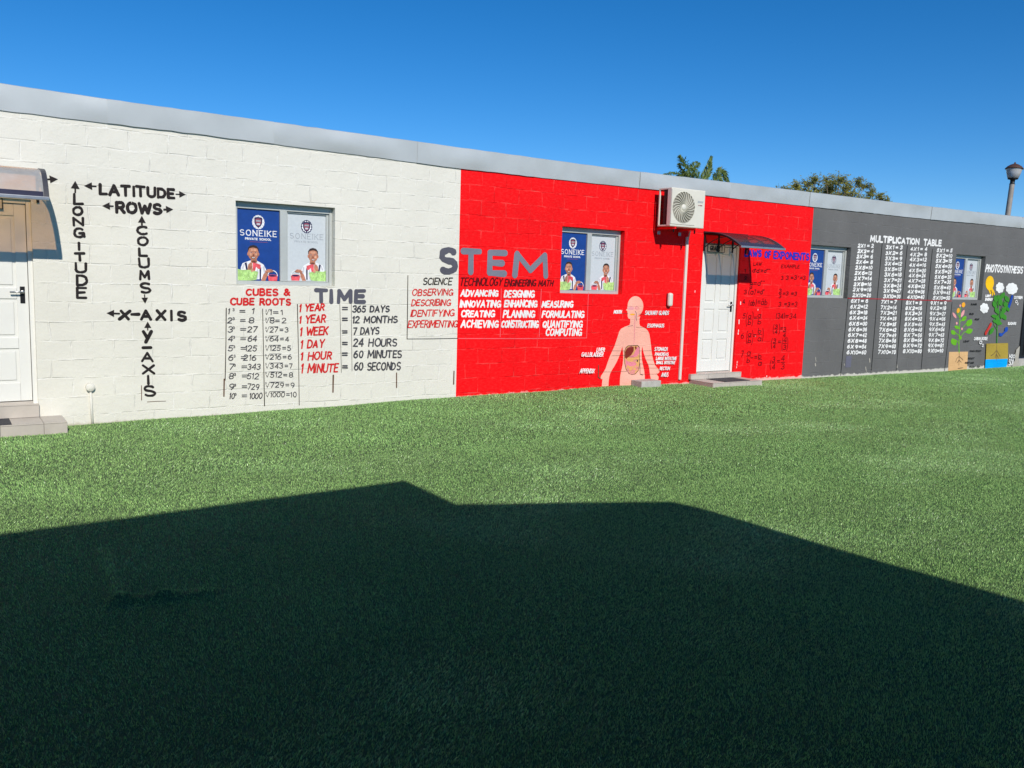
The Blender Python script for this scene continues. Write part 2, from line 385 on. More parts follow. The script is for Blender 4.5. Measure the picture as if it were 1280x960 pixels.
def ribbon(mb, pts, th, mat, depth, place):
    """flat brush stroke with rounded ends: pts in wall metres (u, v); place(u, v, depth) -> point"""
    P2 = [np.array(p, float) for p in pts]
    q = [P2[0]]
    for p in P2[1:]:
        if np.linalg.norm(p - q[-1]) > 1e-5: q.append(p)
    if len(q) < 2: return
    runs = []; cur = [q[0]]
    for i in range(1, len(q)):
        cur.append(q[i])
        if i < len(q) - 1:
            a = q[i] - q[i - 1]; c = q[i + 1] - q[i]
            if a @ c < .62 * np.linalg.norm(a) * np.linalg.norm(c): runs.append(cur); cur = [q[i]]
    runs.append(cur)
    h = th / 2
    for r in runs:
        L = []; Rr = []
        for i, p in enumerate(r):
            t = r[min(i + 1, len(r) - 1)] - r[max(i - 1, 0)]; t = t / np.linalg.norm(t); n = np.array((-t[1], t[0]))
            w = h * random.uniform(.84, 1.14)
            L.append(p + n * w); Rr.append(p - n * w)
        t0 = r[1] - r[0]; t0 /= np.linalg.norm(t0); t1 = r[-1] - r[-2]; t1 /= np.linalg.norm(t1)
        cap1 = [r[-1] + h * (t1 * math.sin(a) + np.array((-t1[1], t1[0])) * math.cos(a)) for a in (.6, 1.2, 1.9, 2.5)]
        cap0 = [r[0] + h * (-t0 * math.sin(a) - np.array((-t0[1], t0[0])) * math.cos(a)) for a in (.6, 1.2, 1.9, 2.5)]
        d = step(depth); g = .00009 / len(r)
        for i in range(len(r) - 1):
            e0, e1 = d + g * i, d + g * (i + 1)
            mb.poly([place(*L[i], e0), place(*Rr[i], e0), place(*Rr[i + 1], e1), place(*L[i + 1], e1)], mat)
        if len(r) > 5 and np.linalg.norm(r[0] - r[-1]) < th * .3: continue      # a closed ring needs no ends
        e1 = d + g * (len(r) - 1)
        mb.poly([place(*x, e1) for x in [L[-1]] + cap1 + [Rr[-1]]][::-1], mat)
        mb.poly([place(*x, d) for x in [Rr[0]] + cap0 + [L[0]]][::-1], mat)

DEPTH = [.0028]
def wplace(u, v, d): return (u, -d, v)          # on the classroom wall, d in front of it

def layout(s, gap): return sum(GL[c][0] for c in s) + gap * (len(s) - 1)

def write(mb, s, p0, p1, p2, mat, th, slant=0.0, gap=.22, jit=.018, place=wplace, serif=0.0, space=None):
    """s from baseline-left p0 to baseline-right p1; p2 = a point at cap height above p0 (all (u, v) wall metres)"""
    p0, p1, p2 = [np.array((p[0], p[-1]), float) for p in (p0, p1, p2)]
    up = np.array((0, p2[1] - p0[1])); H = up[1]
    total = layout(s, gap); e = (p1 - p0) / total; x = 0.0
    for c in s:
        w, strokes = GL[c]
        jx, jy, js = random.gauss(0, jit), random.gauss(0, jit), 1 + random.gauss(0, jit * 2)
        for st in strokes:
            wb = .011 if jit else 0
            pts = [p0 + e * (x + jx + a * js + random.gauss(0, wb)) + up * (b_ * js + jy + random.gauss(0, wb)) + np.array((slant * H * b_, 0)) for a, b_ in st]
            ribbon(mb, pts, th, mat, DEPTH, place)
            if serif and len(st) < 6:
                for a, b_ in st:
                    if abs(b_) < .02 or abs(b_ - 1) < .02:
                        p = p0 + e * (x + a) + up * b_
                        ribbon(mb, [p - np.array((serif, 0)), p + np.array((serif, 0))], th * .45, mat, DEPTH, place)
        x += w + gap

class Crop:
    """reads coordinates off one enlarged view of the photograph"""
    def __init__(s, x0, y0, k): s.x0, s.y0, s.k = x0, y0, k
    def __call__(s, x, y, d=0.0):
        p = at(s.x0 + x / s.k, s.y0 + y / s.k, d); return (p.x, p.z)

def line(mb, C, pts, th, mat):
    ribbon(mb, [C(*p) for p in pts], th, mat, DEPTH, wplace)
def txt(mb, C, s, x0, x1, yb0, yt0, mat, th, yb1=None, **k):
    write(mb, s, C(x0, yb0), C(x1, yb0 if yb1 is None else yb1), C(x0, yt0), mat, th, **k)
def shape(mb, C, pts, mat, d=None):
    d = step(DEPTH)
    q = [C(*p) for p in pts]
    mb.poly([(u, -d, v) for u, v in q], mat)
def ell(cx, cy_, rx, ry, n=20, rot=0.0, wob=0.0):
    o = []
    for i in range(n):
        a = 2 * math.pi * i / n; f = 1 + (random.uniform(-wob, wob) if wob else 0)
        x, y = rx * math.cos(a) * f, ry * math.sin(a) * f
        o.append((cx + x * math.cos(R(rot)) - y * math.sin(R(rot)), cy_ + x * math.sin(R(rot)) + y * math.cos(R(rot))))
    return o
def leafpts(cx, cy_, l, w, rot):
    o = []
    for i in range(17):
        t = i / 8.0; s = 1 if t <= 1 else -1; t = t if t <= 1 else 2 - t
        x = (t - .5) * l * 2; y = s * w * math.sin(math.pi * t) ** .8 if 0 < t < 1 else 0
        o.append((cx + x * math.cos(R(rot)) - y * math.sin(R(rot)), cy_ + x * math.sin(R(rot)) + y * math.cos(R(rot))))
    return o[:-1]

# ------------------------------------------------------------------ terrain
ZWX = [-14, 1.4, 2.7, 3.9, 5.3, 7.6, 8.7, 9.7, 10.3, 13.2, 18.0, 21.4, 40]
ZWZ = [-.03, -.02, -.01, .01, .03, .04, .06, .035, .02, -.01, -.05, -.04, -.04]
FOLD = [ground(*q) for q in ((128, 690), (150, 752), (205, 747), (262, 741))]
def turf_z(x, y):
    x = np.asarray(x, float); y = np.asarray(y, float)
    z = np.interp(x, ZWX, ZWZ) * np.clip(1 + y / 4.0, 0, 1) ** 1.5
    z = z + .004 * np.sin(x * 1.9 + y * .7) * np.sin(y * 2.3 - x * .4) + .003 * np.sin(x * 4.1 - y * 3.3)
    for a, b_ in zip(FOLD[:-1], FOLD[1:]):          # a lifted seam in the near turf
        dx, dy = b_.x - a.x, b_.y - a.y; L2 = dx * dx + dy * dy
        t = np.clip(((x - a.x) * dx + (y - a.y) * dy) / L2, 0, 1)
        d = np.hypot(x - a.x - t * dx, y - a.y - t * dy)
        z = z + .022 * np.exp(-(d / .045) ** 2)
    return z

gb = MB(); gb.poly([(-900, -900, -.16), (900, -900, -.16), (900, 900, -.16), (-900, 900, -.16)], M['soilbase'])
tag(gb.build('ground'), kind='structure')

def grid_mesh(name, xs, ys, mat):
    X, Y = np.meshgrid(xs, ys, indexing='ij'); Z = turf_z(X, Y)
    me = bpy.data.meshes.new(name); n, m_ = X.shape
    idx = np.arange(n * m_).reshape(n, m_)
    f = np.stack([idx[:-1, :-1], idx[1:, :-1], idx[1:, 1:], idx[:-1, 1:]], -1).reshape(-1, 4)
    me.from_pydata(np.stack([X, Y, Z], -1).reshape(-1, 3).tolist(), [], f.tolist()); me.materials.append(mat)
    me.polygons.foreach_set('use_smooth', [True] * len(me.polygons)); me.update()
    o = bpy.data.objects.new(name, me); scene.collection.objects.link(o); return o
xs = np.concatenate([np.arange(-14, -3, .5), np.arange(-3, 7, .05), np.arange(7, 34.1, .3)])
ys = np.concatenate([np.arange(-24, -10, .5), np.arange(-10, -4, .05), np.arange(-4, .06, .15), [.06]])
tag(grid_mesh('turf_base', xs, ys, M['turf']), kind='structure')

def make_grass():
    """short artificial turf pile: one mesh of separate blades, denser near the viewpoint"""
    zones = [(-2.6, 8.0, -10.2, -7.2, 19000, .0105, .0033), (-2.0, 12., -7.2, -5.0, 18000, .0105, .0031),
             (-1.5, 19., -5.0, -2.8, 12000, .011, .0036), (-1.5, 30., -2.8, -.012, 6500, .013, .0054)]
    V = []; cnt = 0
    for x0, x1, y0, y1, dens, h, w in zones:
        n = int((x1 - x0) * (y1 - y0) * dens)
        x = rng.uniform(x0, x1, n); y = rng.uniform(y0, y1, n)
        # keep what the camera and a step to the side can see
        vx, vy = x - CAM.x, y - CAM.y
        f_ = vx * sy + vy * cy; r_ = vx * cy - vy * sy
        keep = (f_ > .6) & (np.abs(r_) < f_ * .66 + .9)
        x = x[keep]; y = y[keep]; n = len(x)
        z = turf_z(x, y)
        a = rng.uniform(0, 2 * np.pi, n); pt = np.sin(x * 1.3 + y * .7 + 1.3 * np.sin(y * 1.9)) + .8 * np.sin(y * 3.1 - x * .8 + np.sin(x * 2.3)) + .5 * np.sin(x * 5.2 + y * 3.7)
        la = rng.normal(-1.9, 1.0, n) + .75 * pt; lean = rng.uniform(.1, .9, n) * (1 + .28 * pt)
        hh = h * rng.uniform(.6, 1.25, n); ww = w * rng.uniform(.6, 1.2, n) / 2
        dx, dy = np.cos(a) * ww, np.sin(a) * ww
        lx, ly = np.cos(la) * lean * hh, np.sin(la) * lean * hh
        A = np.stack([x - dx, y - dy, z - .002], -1); B = np.stack([x + dx, y + dy, z - .002], -1)
        Cc = np.stack([x + lx + dx * .55, y + ly + dy * .55, z + hh], -1); Dd = np.stack([x + lx - dx * .55, y + ly - dy * .55, z + hh], -1)
        V.append(np.stack([A, B, Cc, Dd], 1).reshape(-1, 3)); cnt += n
    V = np.concatenate(V).astype(np.float32)
    me = bpy.data.meshes.new('grass'); me.vertices.add(len(V)); me.vertices.foreach_set('co', V.ravel())
    me.loops.add(cnt * 4); me.loops.foreach_set('vertex_index', np.arange(cnt * 4, dtype=np.int32))
    me.polygons.add(cnt); me.polygons.foreach_set('loop_start', np.arange(cnt, dtype=np.int32) * 4)
    me.update(calc_edges=True); me.materials.append(M['blade'])
    o = bpy.data.objects.new('grass', me); scene.collection.objects.link(o)
    print('blades', cnt)
    return tag(o, 'short green artificial turf pile over the whole yard', 'artificial turf', kind='stuff')
make_grass()

# ------------------------------------------------------------------ classroom building
bld = empty('classroom_building', (5, 0, 0), 'long low block building painted white, red and dark grey with school murals', 'building')
XL, XR, DEEP = -12.0, 21.12, 6.5
XWR, XRG = 5.865, 13.21            # white | red | grey
OPEN = [(-.06, .872, .225, 2.30), (2.915, 4.112, 1.497, 2.445), (7.575, 8.765, 1.465, 2.425),
        (10.465, 11.365, .17, 2.33), (XRG, 14.40, 1.47, 2.425), (18.06, 19.25, 1.49, 2.445)]
REV = [.10, .11, .11, .10, .11, .11]
def wall_part(name, x0, x1, mat, label):
    mb = MB(); z0, z1 = -.25, 3.24
    ops = [(a, b_, c, d, r) for (a, b_, c, d), r in zip(OPEN, REV) if a < x1 - .01 and b_ > x0 + .01]
    cx = sorted({x0, x1} | {v for o in ops for v in (max(o[0], x0), min(o[1], x1))}); cz = sorted({z0, z1} | {v for o in ops for v in o[2:4]})
    for xa, xb in zip(cx[:-1], cx[1:]):
        for za, zb in zip(cz[:-1], cz[1:]):
            mx, mz = (xa + xb) / 2, (za + zb) / 2
            if any(o[0] < mx < o[1] and o[2] < mz < o[3] for o in ops): continue
            mb.poly([(xa, 0, za), (xb, 0, za), (xb, 0, zb), (xa, 0, zb)], mat)
    for a, b_, c, d, r in ops:
        r += .12
        mb.poly([(a, 0, d), (b_, 0, d), (b_, r, d), (a, r, d)], mat); mb.poly([(a, 0, c), (a, r, c), (b_, r, c), (b_, 0, c)], mat)
        mb.poly([(b_, 0, c), (b_, r, c), (b_, r, d), (b_, 0, d)], mat)
        if a > x0 + .001: mb.poly([(a, 0, c), (a, 0, d), (a, r, d), (a, r, c)], mat)
    return mb.build(name, bld, label=label)
wall_part('white_wall', XL, XWR, M['white_wall'], 'cream white painted block wall')
rw = wall_part('red_wall', XWR, XRG, M['red_wall'], 'bright red painted block wall')
wall_part('grey_wall', XRG, XR, M['grey_wall'], 'dark grey painted block wall with chipped base')
mb = MB()      # side and rear walls, and the left reveal of the window at the colour change
mb.poly([(XR, 0, -.25), (XR, DEEP, -.25), (XR, DEEP, 3.2), (XR, 0, 3.2)], M['grey_wall'])
mb.poly([(XL, 0, -.25), (XL, DEEP, -.25), (XL, DEEP, 3.2), (XL, 0, 3.2)], M['grey_wall'])
mb.poly([(XL, DEEP, -.25), (XR, DEEP, -.25), (XR, DEEP, 3.2), (XL, DEEP, 3.2)], M['grey_wall'])
mb.build('rear_wall', bld)
mb = MB(); mb.poly([(XRG, 0, 1.47), (XRG, 0, 2.425), (XRG, .24, 2.425), (XRG, .24, 1.47)], M['red_wall']); mb.build('window_reveal', bld)
mb = MB(); mb.box((XL, .25, 3.16), (XR, DEEP + .2, 3.22), M['roof']); mb.build('roof', bld)

# metal parapet flashing, slightly dented, joined in lengths
FBX = [-12, .64, 2.1, 3.15, 5.8, 7.4, 9.4, 13.2, 16.9, 18.8, 20.8, 21.3]; FBZ = [3.16, 3.14, 3.13, 3.12, 3.072, 3.072, 3.08, 3.09, 3.10, 3.125, 3.14, 3.14]
FTX = [-12, .65, 1.8, 3.15, 7.35, 9.0, 11.6, 14.2, 15.7, 18.8, 20.7, 21.3]; FTZ = [3.42, 3.39, 3.37, 3.36, 3.325, 3.315, 3.33, 3.34, 3.345, 3.365, 3.38, 3.38]
mb = MB(); x = XL - .03; k = 0
while x < XR + .02:
    xe = min(x + random.uniform(1.75, 2.1), XR + .03); n = 14; rows = []
    dent = [(random.uniform(x, xe), random.uniform(.04, .35), random.uniform(-.018, .008)) for _ in range(5)]
    lap = .006 * (k % 2)
    for i in range(n + 1):
        xx = x + (xe - x) * i / n; zb = float(np.interp(xx, FBX, FBZ)) + random.gauss(0, .002); zt = float(np.interp(xx, FTX, FTZ)) + random.gauss(0, .0015)
        row = [(xx, -.004, zb + .010), (xx, -.015 - lap, zb)]
        for j in range(1, 8):
            t = j / 7.0; bulge = sum(a * math.exp(-((xx - c) / w) ** 2) for c, w, a in dent) * math.sin(math.pi * t)
            row.append((xx, -.015 - lap - .014 * t + bulge, zb + (zt - zb) * t))
        row += [(xx, .02, zt + .012), (xx, .26, zt - .01), (xx, .27, 3.18)]
        rows.append(row)
    m_ = len(rows[0])
    for j0, j1 in ((0, 1), (1, 8), (8, 9), (9, m_ - 1)):      # folded edges stay crisp
        w_ = j1 - j0 + 1
        mb.faces([p for r in rows for p in r[j0:j1 + 1]], [(i * w_ + j, (i + 1) * w_ + j, (i + 1) * w_ + j + 1, i * w_ + j + 1) for i in range(n) for j in range(w_ - 1)], M['flashing'], True)
    x = xe - .004; k += 1
mb.build('roof_flashing', bld, label='pale grey dented metal parapet flashing')

# windows ----------------------------------------------------------
def child(mb, pl, mir, W_, H_):
    """school child behind a lime box and a red bucket, as printed on the poster (unit coordinates)"""
    f = (lambda u: 1.045 - u) if mir else (lambda u: u)
    D = [0.004]
    def sh(pts, mat):
        D[0] += .00012; mb.poly([pl(min(max(f(u), .0), 1.0), max(v, 0.0), D[0]) for u, v in pts], mat)
    def el(cx, cy_, rx, ry, mat, n=18): sh([(cx + rx * math.cos(2 * math.pi * i / n), cy_ + ry * math.sin(2 * math.pi * i / n)) for i in range(n)], mat)
    sh([(.08, .02), (.08, .18), (.12, .24), (.27, .275), (.33, .285), (.45, .285), (.52, .265), (.62, .23), (.68, .16), (.70, .10), (.60, .02)], P['white'])
    sh([(.56, .0), (.60, .07), (.66, .15), (.73, .13), (.70, .06), (.66, .0)], P['brown'])
    sh([(.31, .26), (.33, .32), (.45, .32), (.47, .26), (.39, .235)], P['brown'])
    el(.375, .385, .128, .098, P['brown'])
    sh([(.245, .40), (.25, .455), (.30, .49), (.38, .502), (.46, .487), (.505, .45), (.505, .40), (.47, .452), (.37, .468), (.285, .452)], P['hair'])
    el(.250, .372, .018, .024, P['brown']); el(.502, .372, .018, .024, P['brown'])
    for ex in (.325, .43): el(ex, .396, .019, .0065, P['shade'], 10); el(ex, .396, .011, .0075, P['hair'], 8); sh([(ex - .03, .415), (ex, .421), (ex + .03, .415), (ex, .417)], P['hair'])
    sh([(.30, .42), (.33, .45), (.42, .452), (.45, .43), (.43, .418), (.33, .415)], P['skin_lit']); el(.315, .365, .028, .022, P['skin_lit'], 12); el(.440, .365, .024, .022, P['skin_lit'], 12)
    sh([(.345, .279), (.375, .284), (.41, .279), (.45, .262), (.39, .247), (.335, .262)], P['brown_dark'])
    sh([(.10, .17), (.15, .24), (.17, .23), (.14, .16)], P['shade']); sh([(.60, .20), (.64, .21), (.66, .12), (.63, .10)], P['shade']); sh([(.44, .12), (.47, .17), (.50, .12), (.49, .03), (.45, .03)], P['shade'])
    sh([(.36, .352), (.378, .382), (.396, .352), (.378, .347)], P['brown_dark'])
    sh([(.32, .335), (.375, .325), (.435, .335), (.41, .312), (.375, .304), (.345, .312)], P['brown_dark'])
    sh([(.335, .331), (.375, .323), (.42, .331), (.40, .318), (.375, .315), (.35, .318)], P['white'])
    sh([(.17, .245), (.215, .255), (.235, .18), (.245, .12), (.21, .13)], P['navy']); sh([(.52, .18), (.56, .19), (.555, .02), (.52, .02)], P['navy'])
    sh([(.36, .255), (.46, .245), (.55, .225), (.545, .165), (.48, .17), (.44, .20), (.41, .13), (.355, .14)], P['red'])
    sh([(.23, .13), (.25, .22), (.30, .255), (.345, .25), (.35, .20), (.34, .14), (.28, .10)], P['brown'])
    sh([(0.0, .0), (0.0, .16), (.10, .145), (.30, .15), (.49, .125), (.44, .01), (.3, .0)], P['lime'])
    for q in range(22): qx, qy = .02 + (q * .137) % .42, .012 + (q * .0513) % .115; el(qx, qy, .012, .006, P['lime_dark' if q % 2 else 'lime_lit'], 7)
    sh([(.30, .16), (.36, .175), (.38, .13), (.33, .12)], P['skin_lit'])
    sh([(.74, .0), (.715, .075), (.955, .065), (.94, .0)], P['red'])
    el(.835, .072, .118, .020, P['red']); el(.835, .074, .095, .013, P['navy'])
    a = [(.835 + .125 * math.cos(R(t)), .07 + .085 * math.sin(R(t))) for t in range(0, 181, 15)]; b_ = [(.835 + .108 * math.cos(R(t)), .07 + .072 * math.sin(R(t))) for t in range(180, -1, -15)]
    sh(a + b_, P['white'])
    sh([(.66, .12), (.70, .165), (.80, .17), (.86, .14), (.83, .125), (.74, .12)], P['brown'])

def poster_art(mb, x0, x1, z0, z1, y, dark):
    W_, H_ = x1 - x0, z1 - z0
    def pl(u, v, d): return (x0 + u * W_, y - d, z0 + v * H_)
    def rect(a, b_, c, d_, mat, d): mb.poly([pl(a, c, d), pl(b_, c, d), pl(b_, d_, d), pl(a, d_, d)], mat)
    rect(0, 1, 0, 1, P['blue'] if dark else P['pale'], .003)
    ccx, ccy, rr = (.50, .825, .150 * W_) if dark else (.50, .815, .150 * W_)
    def disc(r, mat, d, n=28, sc=0): mb.poly([(x0 + ccx * W_ + (r + sc * (i % 2)) * math.cos(2 * math.pi * i / n), y - d, z0 + ccy * H_ + (r + sc * (i % 2)) * 1.12 * math.sin(2 * math.pi * i / n)) for i in range(n)], mat)
    disc(rr, P['white'] if dark else P['navy'], .0032, 32, -.004); disc(rr * .84, P['white'], .0034)
    for i in range(12):
        a = 2 * math.pi * i / 12; c = (x0 + ccx * W_ + rr * .83 * math.cos(a), z0 + ccy * H_ + rr * .92 * math.sin(a))
        mb.poly([(c[0] + .008 * math.cos(2 * math.pi * t / 6), y - .0036, c[1] + .008 * math.sin(2 * math.pi * t / 6)) for t in range(6)], P['shade'] if dark else P['navy'])
    def shield(s_, mat, d): mb.poly([(x0 + ccx * W_ + a * rr * s_, y - d, z0 + ccy * H_ + b_ * rr * s_ * 1.1) for a, b_ in ((-.62, .62), (0, .74), (.62, .62), (.62, -.1), (.42, -.5), (0, -.82), (-.42, -.5), (-.62, -.1))], mat)
    shield(1.0, P['navy'], .0038); shield(.72, P['crest'], .004)
    rect(ccx - .055, ccx + .055, ccy + .006, ccy + .03, P['grey'], .0042); rect(ccx - .04, ccx + .04, ccy - .04, ccy - .015, P['shade'], .0042)
    place = lambda u, v, d: (u, y - d - .001, v)
    def t(s, u0, u1, v0, v1, mat, th, **k): write(mb, s, (x0 + u0 * W_, z0 + v0 * H_), (x0 + u1 * W_, z0 + v0 * H_), (x0 + u0 * W_, z0 + v1 * H_), mat, th, place=place, jit=0, **k)
    ink = P['white'] if dark else P['grey']
    t('SONEIKE', .07, .93, .632, .708, ink, .0105 if dark else .006, serif=.008, gap=.34)
    t('PRIVATE SCHOOL', .19, .80, .574, .600, ink, .0065 if dark else .0035, gap=.3)
    rect(.30, .72, .5435, .5485, P['crest'] if dark else P['shade'], .0032)
    child(mb, pl, not dark, W_, H_)

def make_window(i, where):
    a, b_, c, d = OPEN[i]; r = REV[i] - .02; W_ = b_ - a; H_ = d - c
    w = MB(); fr = M['frame']
    w.box((a - .01, r + .06, c - .01), (b_ + .01, r + .075, d + .01), M['black_metal'])
    wo_ = w.build('window', bld, label=where)
    f = MB(); yb = r + .058
    f.box((a, r, c), (a + .045, yb, d), fr, .004); f.box((b_ - .035, r, c), (b_, yb, d), fr, .004)
    f.box((a + .045, r + .001, d - .075), (b_ - .035, yb, d), fr, .004); f.box((a + .045, r + .001, c), (b_ - .035, yb, c + .045), fr, .004)
    f.box((a + .455 * W_, r - .006, c + .045), (a + .525 * W_, yb, d - .075), fr, .004)
    f.build('frame', wo_)
    s_ = MB(); q = r + .024
    s_.box((a + .527 * W_, q, c + .047), (a + .540 * W_, yb - .002, d - .078), fr, .002); s_.box((a + .945 * W_, q, c + .047), (b_ - .037, yb - .002, d - .078), fr, .002)
    s_.box((a + .541 * W_, q, d - .092), (a + .944 * W_, yb - .002, d - .078), fr, .002); s_.box((a + .541 * W_, q, c + .047), (a + .944 * W_, yb - .002, c + .058), fr, .002)
    s_.build('sliding_sash', wo_)
    p = MB(); poster_art(p, a + .047, a + .453 * W_, c + .047, d - .078, r + .028, True); p.build('poster', wo_, label='blue school poster with a smiling child')
    p = MB(); poster_art(p, a + .541 * W_, a + .944 * W_, c + .058, d - .092, r + .048, False); p.build('poster', wo_, label='pale grey school poster with a smiling child')
make_window(1, 'window in the white wall'); make_window(2, 'window in the red wall')
make_window(4, 'window where red wall meets grey wall'); make_window(5, 'window beside the photosynthesis mural')

# doors ------------------------------------------------------------
def make_door(i, label):
    a, b_, c, d = OPEN[i]; y = .055; j = .045
    m_ = MB(); dm = M['door']
    la, lb, lc, ld = a + j, b_ - j, c + .03, d - j
    m_.box((la + .003, y + .012, lc + .004), (lb - .003, y + .05, ld - .003), dm)
    st = .105; mid = (la + lb) / 2
    hz = [lc + .004, lc + .19, lc + .545, lc + .655, lc + 1.05, lc + 1.16, ld - .12, ld - .003]
    for xa, xb in ((la + .003, la + st), (mid - .05, mid + .05), (lb - st, lb - .003)): m_.box((xa, y, hz[0]), (xb, y + .011, hz[-1]), dm, .003)
    for za, zb in ((hz[0], hz[1]), (hz[2], hz[3]), (hz[4], hz[5]), (hz[6], hz[7])):
        for xa, xb in ((la + st + .001, mid - .051), (mid + .051, lb - st - .001)): m_.box((xa, y + .0005, za), (xb, y + .011, zb), dm, .003)
    for za, zb in ((hz[1], hz[2]), (hz[3], hz[4]), (hz[5], hz[6])):
        for xa, xb in ((la + st, mid - .05), (mid + .05, lb - st)): m_.box((xa + .03, y + .004, za + .03), (xb - .03, y + .0115, zb - .03), dm, .006)
    o = m_.build('door', bld, label=label)
    f = MB()
    f.box((a, y - .02, c), (la - .002, y + .07, d), dm, .004); f.box((lb + .002, y - .02, c), (b_, y + .07, d), dm, .004)
    f.box((la - .001, y - .02, ld + .002), (lb + .001, y + .07, d - .001), dm, .004)
    f.box((la - .001, y - .03, c - .004), (lb + .001, y + .07, c + .026), M['tile'], .004)
    f.box((a, y + .072, c), (b_, y + .08, d), M['black_metal'])
    f.build('door_frame', o)
    h = MB(); hx, hz_ = lb - .055, lc + 1.09
    h.box((hx - .022, y - .007, hz_ - .085), (hx + .022, y, hz_ + .085), M['black_metal'], .003)
    h.tube([(hx, y - .006, hz_ + .03), (hx, y - .05, hz_ + .03), (hx - .03, y - .055, hz_ + .03), (hx - .115, y - .052, hz_ + .028)], .009, M['chrome'], 8)
    h.lathe([(0, -.001), (.018, -.002), (.02, -.008), (.012, -.012), (0, -.0125)], (hx, y - .007, hz_ + .03), M['chrome'], 14, (0, 1, 0))
    h.build('handle', o)
make_door(0, 'white panel door at the left edge'); make_door(3, 'white panel door in the red wall')

# ------------------------------------------------------------------ painted murals on the wall (parts of the building)
class Mural:
    """paint on the wall, built as one part per word, column or picture"""
    def __init__(s, layered): s.cur = None; s.todo = []; LAYER[0] = layered; DEPTH[0] = .0028
    def part(s, name, label): s.flush(); s.cur = MB(); s.todo = (name, label)
    def poly(s, *a): s.cur.poly(*a)
    def flush(s):
        if s.cur and s.cur.v: s.cur.build(s.todo[0], bld, label=s.todo[1])
        s.cur = None
def mural(name, label, draw, layered=False):
    mb = Mural(layered); mb.part(name, label); draw(mb); mb.flush(); LAYER[0] = False; DEPTH[0] = .0028

def arrow(mb, C, p, q, mat, th, head):
    p, q = np.array(C(*p)), np.array(C(*q)); d = (q - p) / np.linalg.norm(q - p); n = np.array((-d[1], d[0]))
    ribbon(mb, [p, q - d * head * .8], th, mat, DEPTH, wplace)
    dd = step(DEPTH)
    mb.poly([wplace(*x, dd) for x in (q, q - d * head + n * head * .52, q - d * head - n * head * .52)], mat)

F = Crop(0, 0, 1)
def draw_axes(mb):
    k = M['black']; th = .027
    def col(word, ys, xs, w=11.5, mat=k):
        for c, (ya, yb), xc in zip(word, ys, xs):
            ww = w * min(1.0, GL[c][0] / .56) if c != 'I' else 1.2
            txt(mb, F, c, xc - ww / 2, xc + ww / 2, yb - .8, ya + .8, mat, th)
    arrow(mb, F, (60, 224.2), (72.5, 224), k, .018, .075)
    mb.part('painted_lettering', 'black word LONGITUDE painted downwards')
    arrow(mb, F, (94, 240.5), (94, 226), k, .018, .08)
    col('LONGITUDE', [(243, 256), (257.5, 269), (272, 282.5), (284.5, 297), (302.5, 312.5), (316, 326), (329, 341), (344.5, 357.5), (359, 372.5)],
        [98, 97, 98, 98.5, 98.8, 100, 101, 102, 101.8])
    mb.part('painted_lettering', 'black word LATITUDE between two arrows')
    txt(mb, F, 'LATITUDE', 125, 218, 242, 230.5, k, .032, 247.6, gap=.26); arrow(mb, F, (119.5, 232.9), (105, 232.3), k, .018, .075); arrow(mb, F, (220, 242.7), (232.3, 243.2), k, .014, .07)
    mb.part('painted_lettering', 'black word ROWS between two arrows')
    txt(mb, F, 'ROWS', 146, 201, 265, 253, k, .034, 267.2, gap=.26); arrow(mb, F, (141, 257.7), (127.5, 257.4), k, .018, .075); arrow(mb, F, (205, 261.9), (216.5, 261.7), k, .018, .075)
    mb.part('painted_lettering', 'black word COLUMS painted downwards')
    arrow(mb, F, (177.3, 281), (177.2, 269.5), k, .018, .075)
    col('COLUMS', [(283, 294), (296, 307), (309.5, 321), (322.5, 335), (338, 350), (353.5, 366.5)], [177.7, 178.5, 179.5, 180.3, 181, 181])
    arrow(mb, F, (180.6, 368.5), (181.3, 379.5), k, .012, .065)
    mb.part('painted_lettering', 'black words X-AXIS with an arrow')
    arrow(mb, F, (149, 392), (133, 391.4), k, .018, .075)
    txt(mb, F, 'X', 149.8, 161, 398.8, 388.5, k, .034, slant=.2); txt(mb, F, '-', 165.5, 174, 398.5, 387, k, .034)
    txt(mb, F, 'AXIS', 177, 231.5, 398.9, 388.2, k, .034, 400, gap=.45)
    mb.part('painted_lettering', 'black words y-AXIS painted downwards')
    arrow(mb, F, (184.6, 412.5), (184.5, 401.8), k, .012, .07)
    txt(mb, F, 'y', 179, 189, 424.5, 411, k, .036); line(mb, F, [(178.5, 434.6), (188.7, 434.4)], .03, k)
    col('AXIS', [(440, 452), (456, 467.5), (469.5, 480.5), (482.5, 496)], [184.3, 185.5, 185.8, 187], 13)
    line(mb, F, [(176.8, 482), (176.9, 500)], .008, M['rust']); line(mb, F, [(184, 502.3), (196, 501.5), (207, 501.3)], .006, M['rust'])
mural('painted_lettering', 'small black arrow beside the canopy', draw_axes)

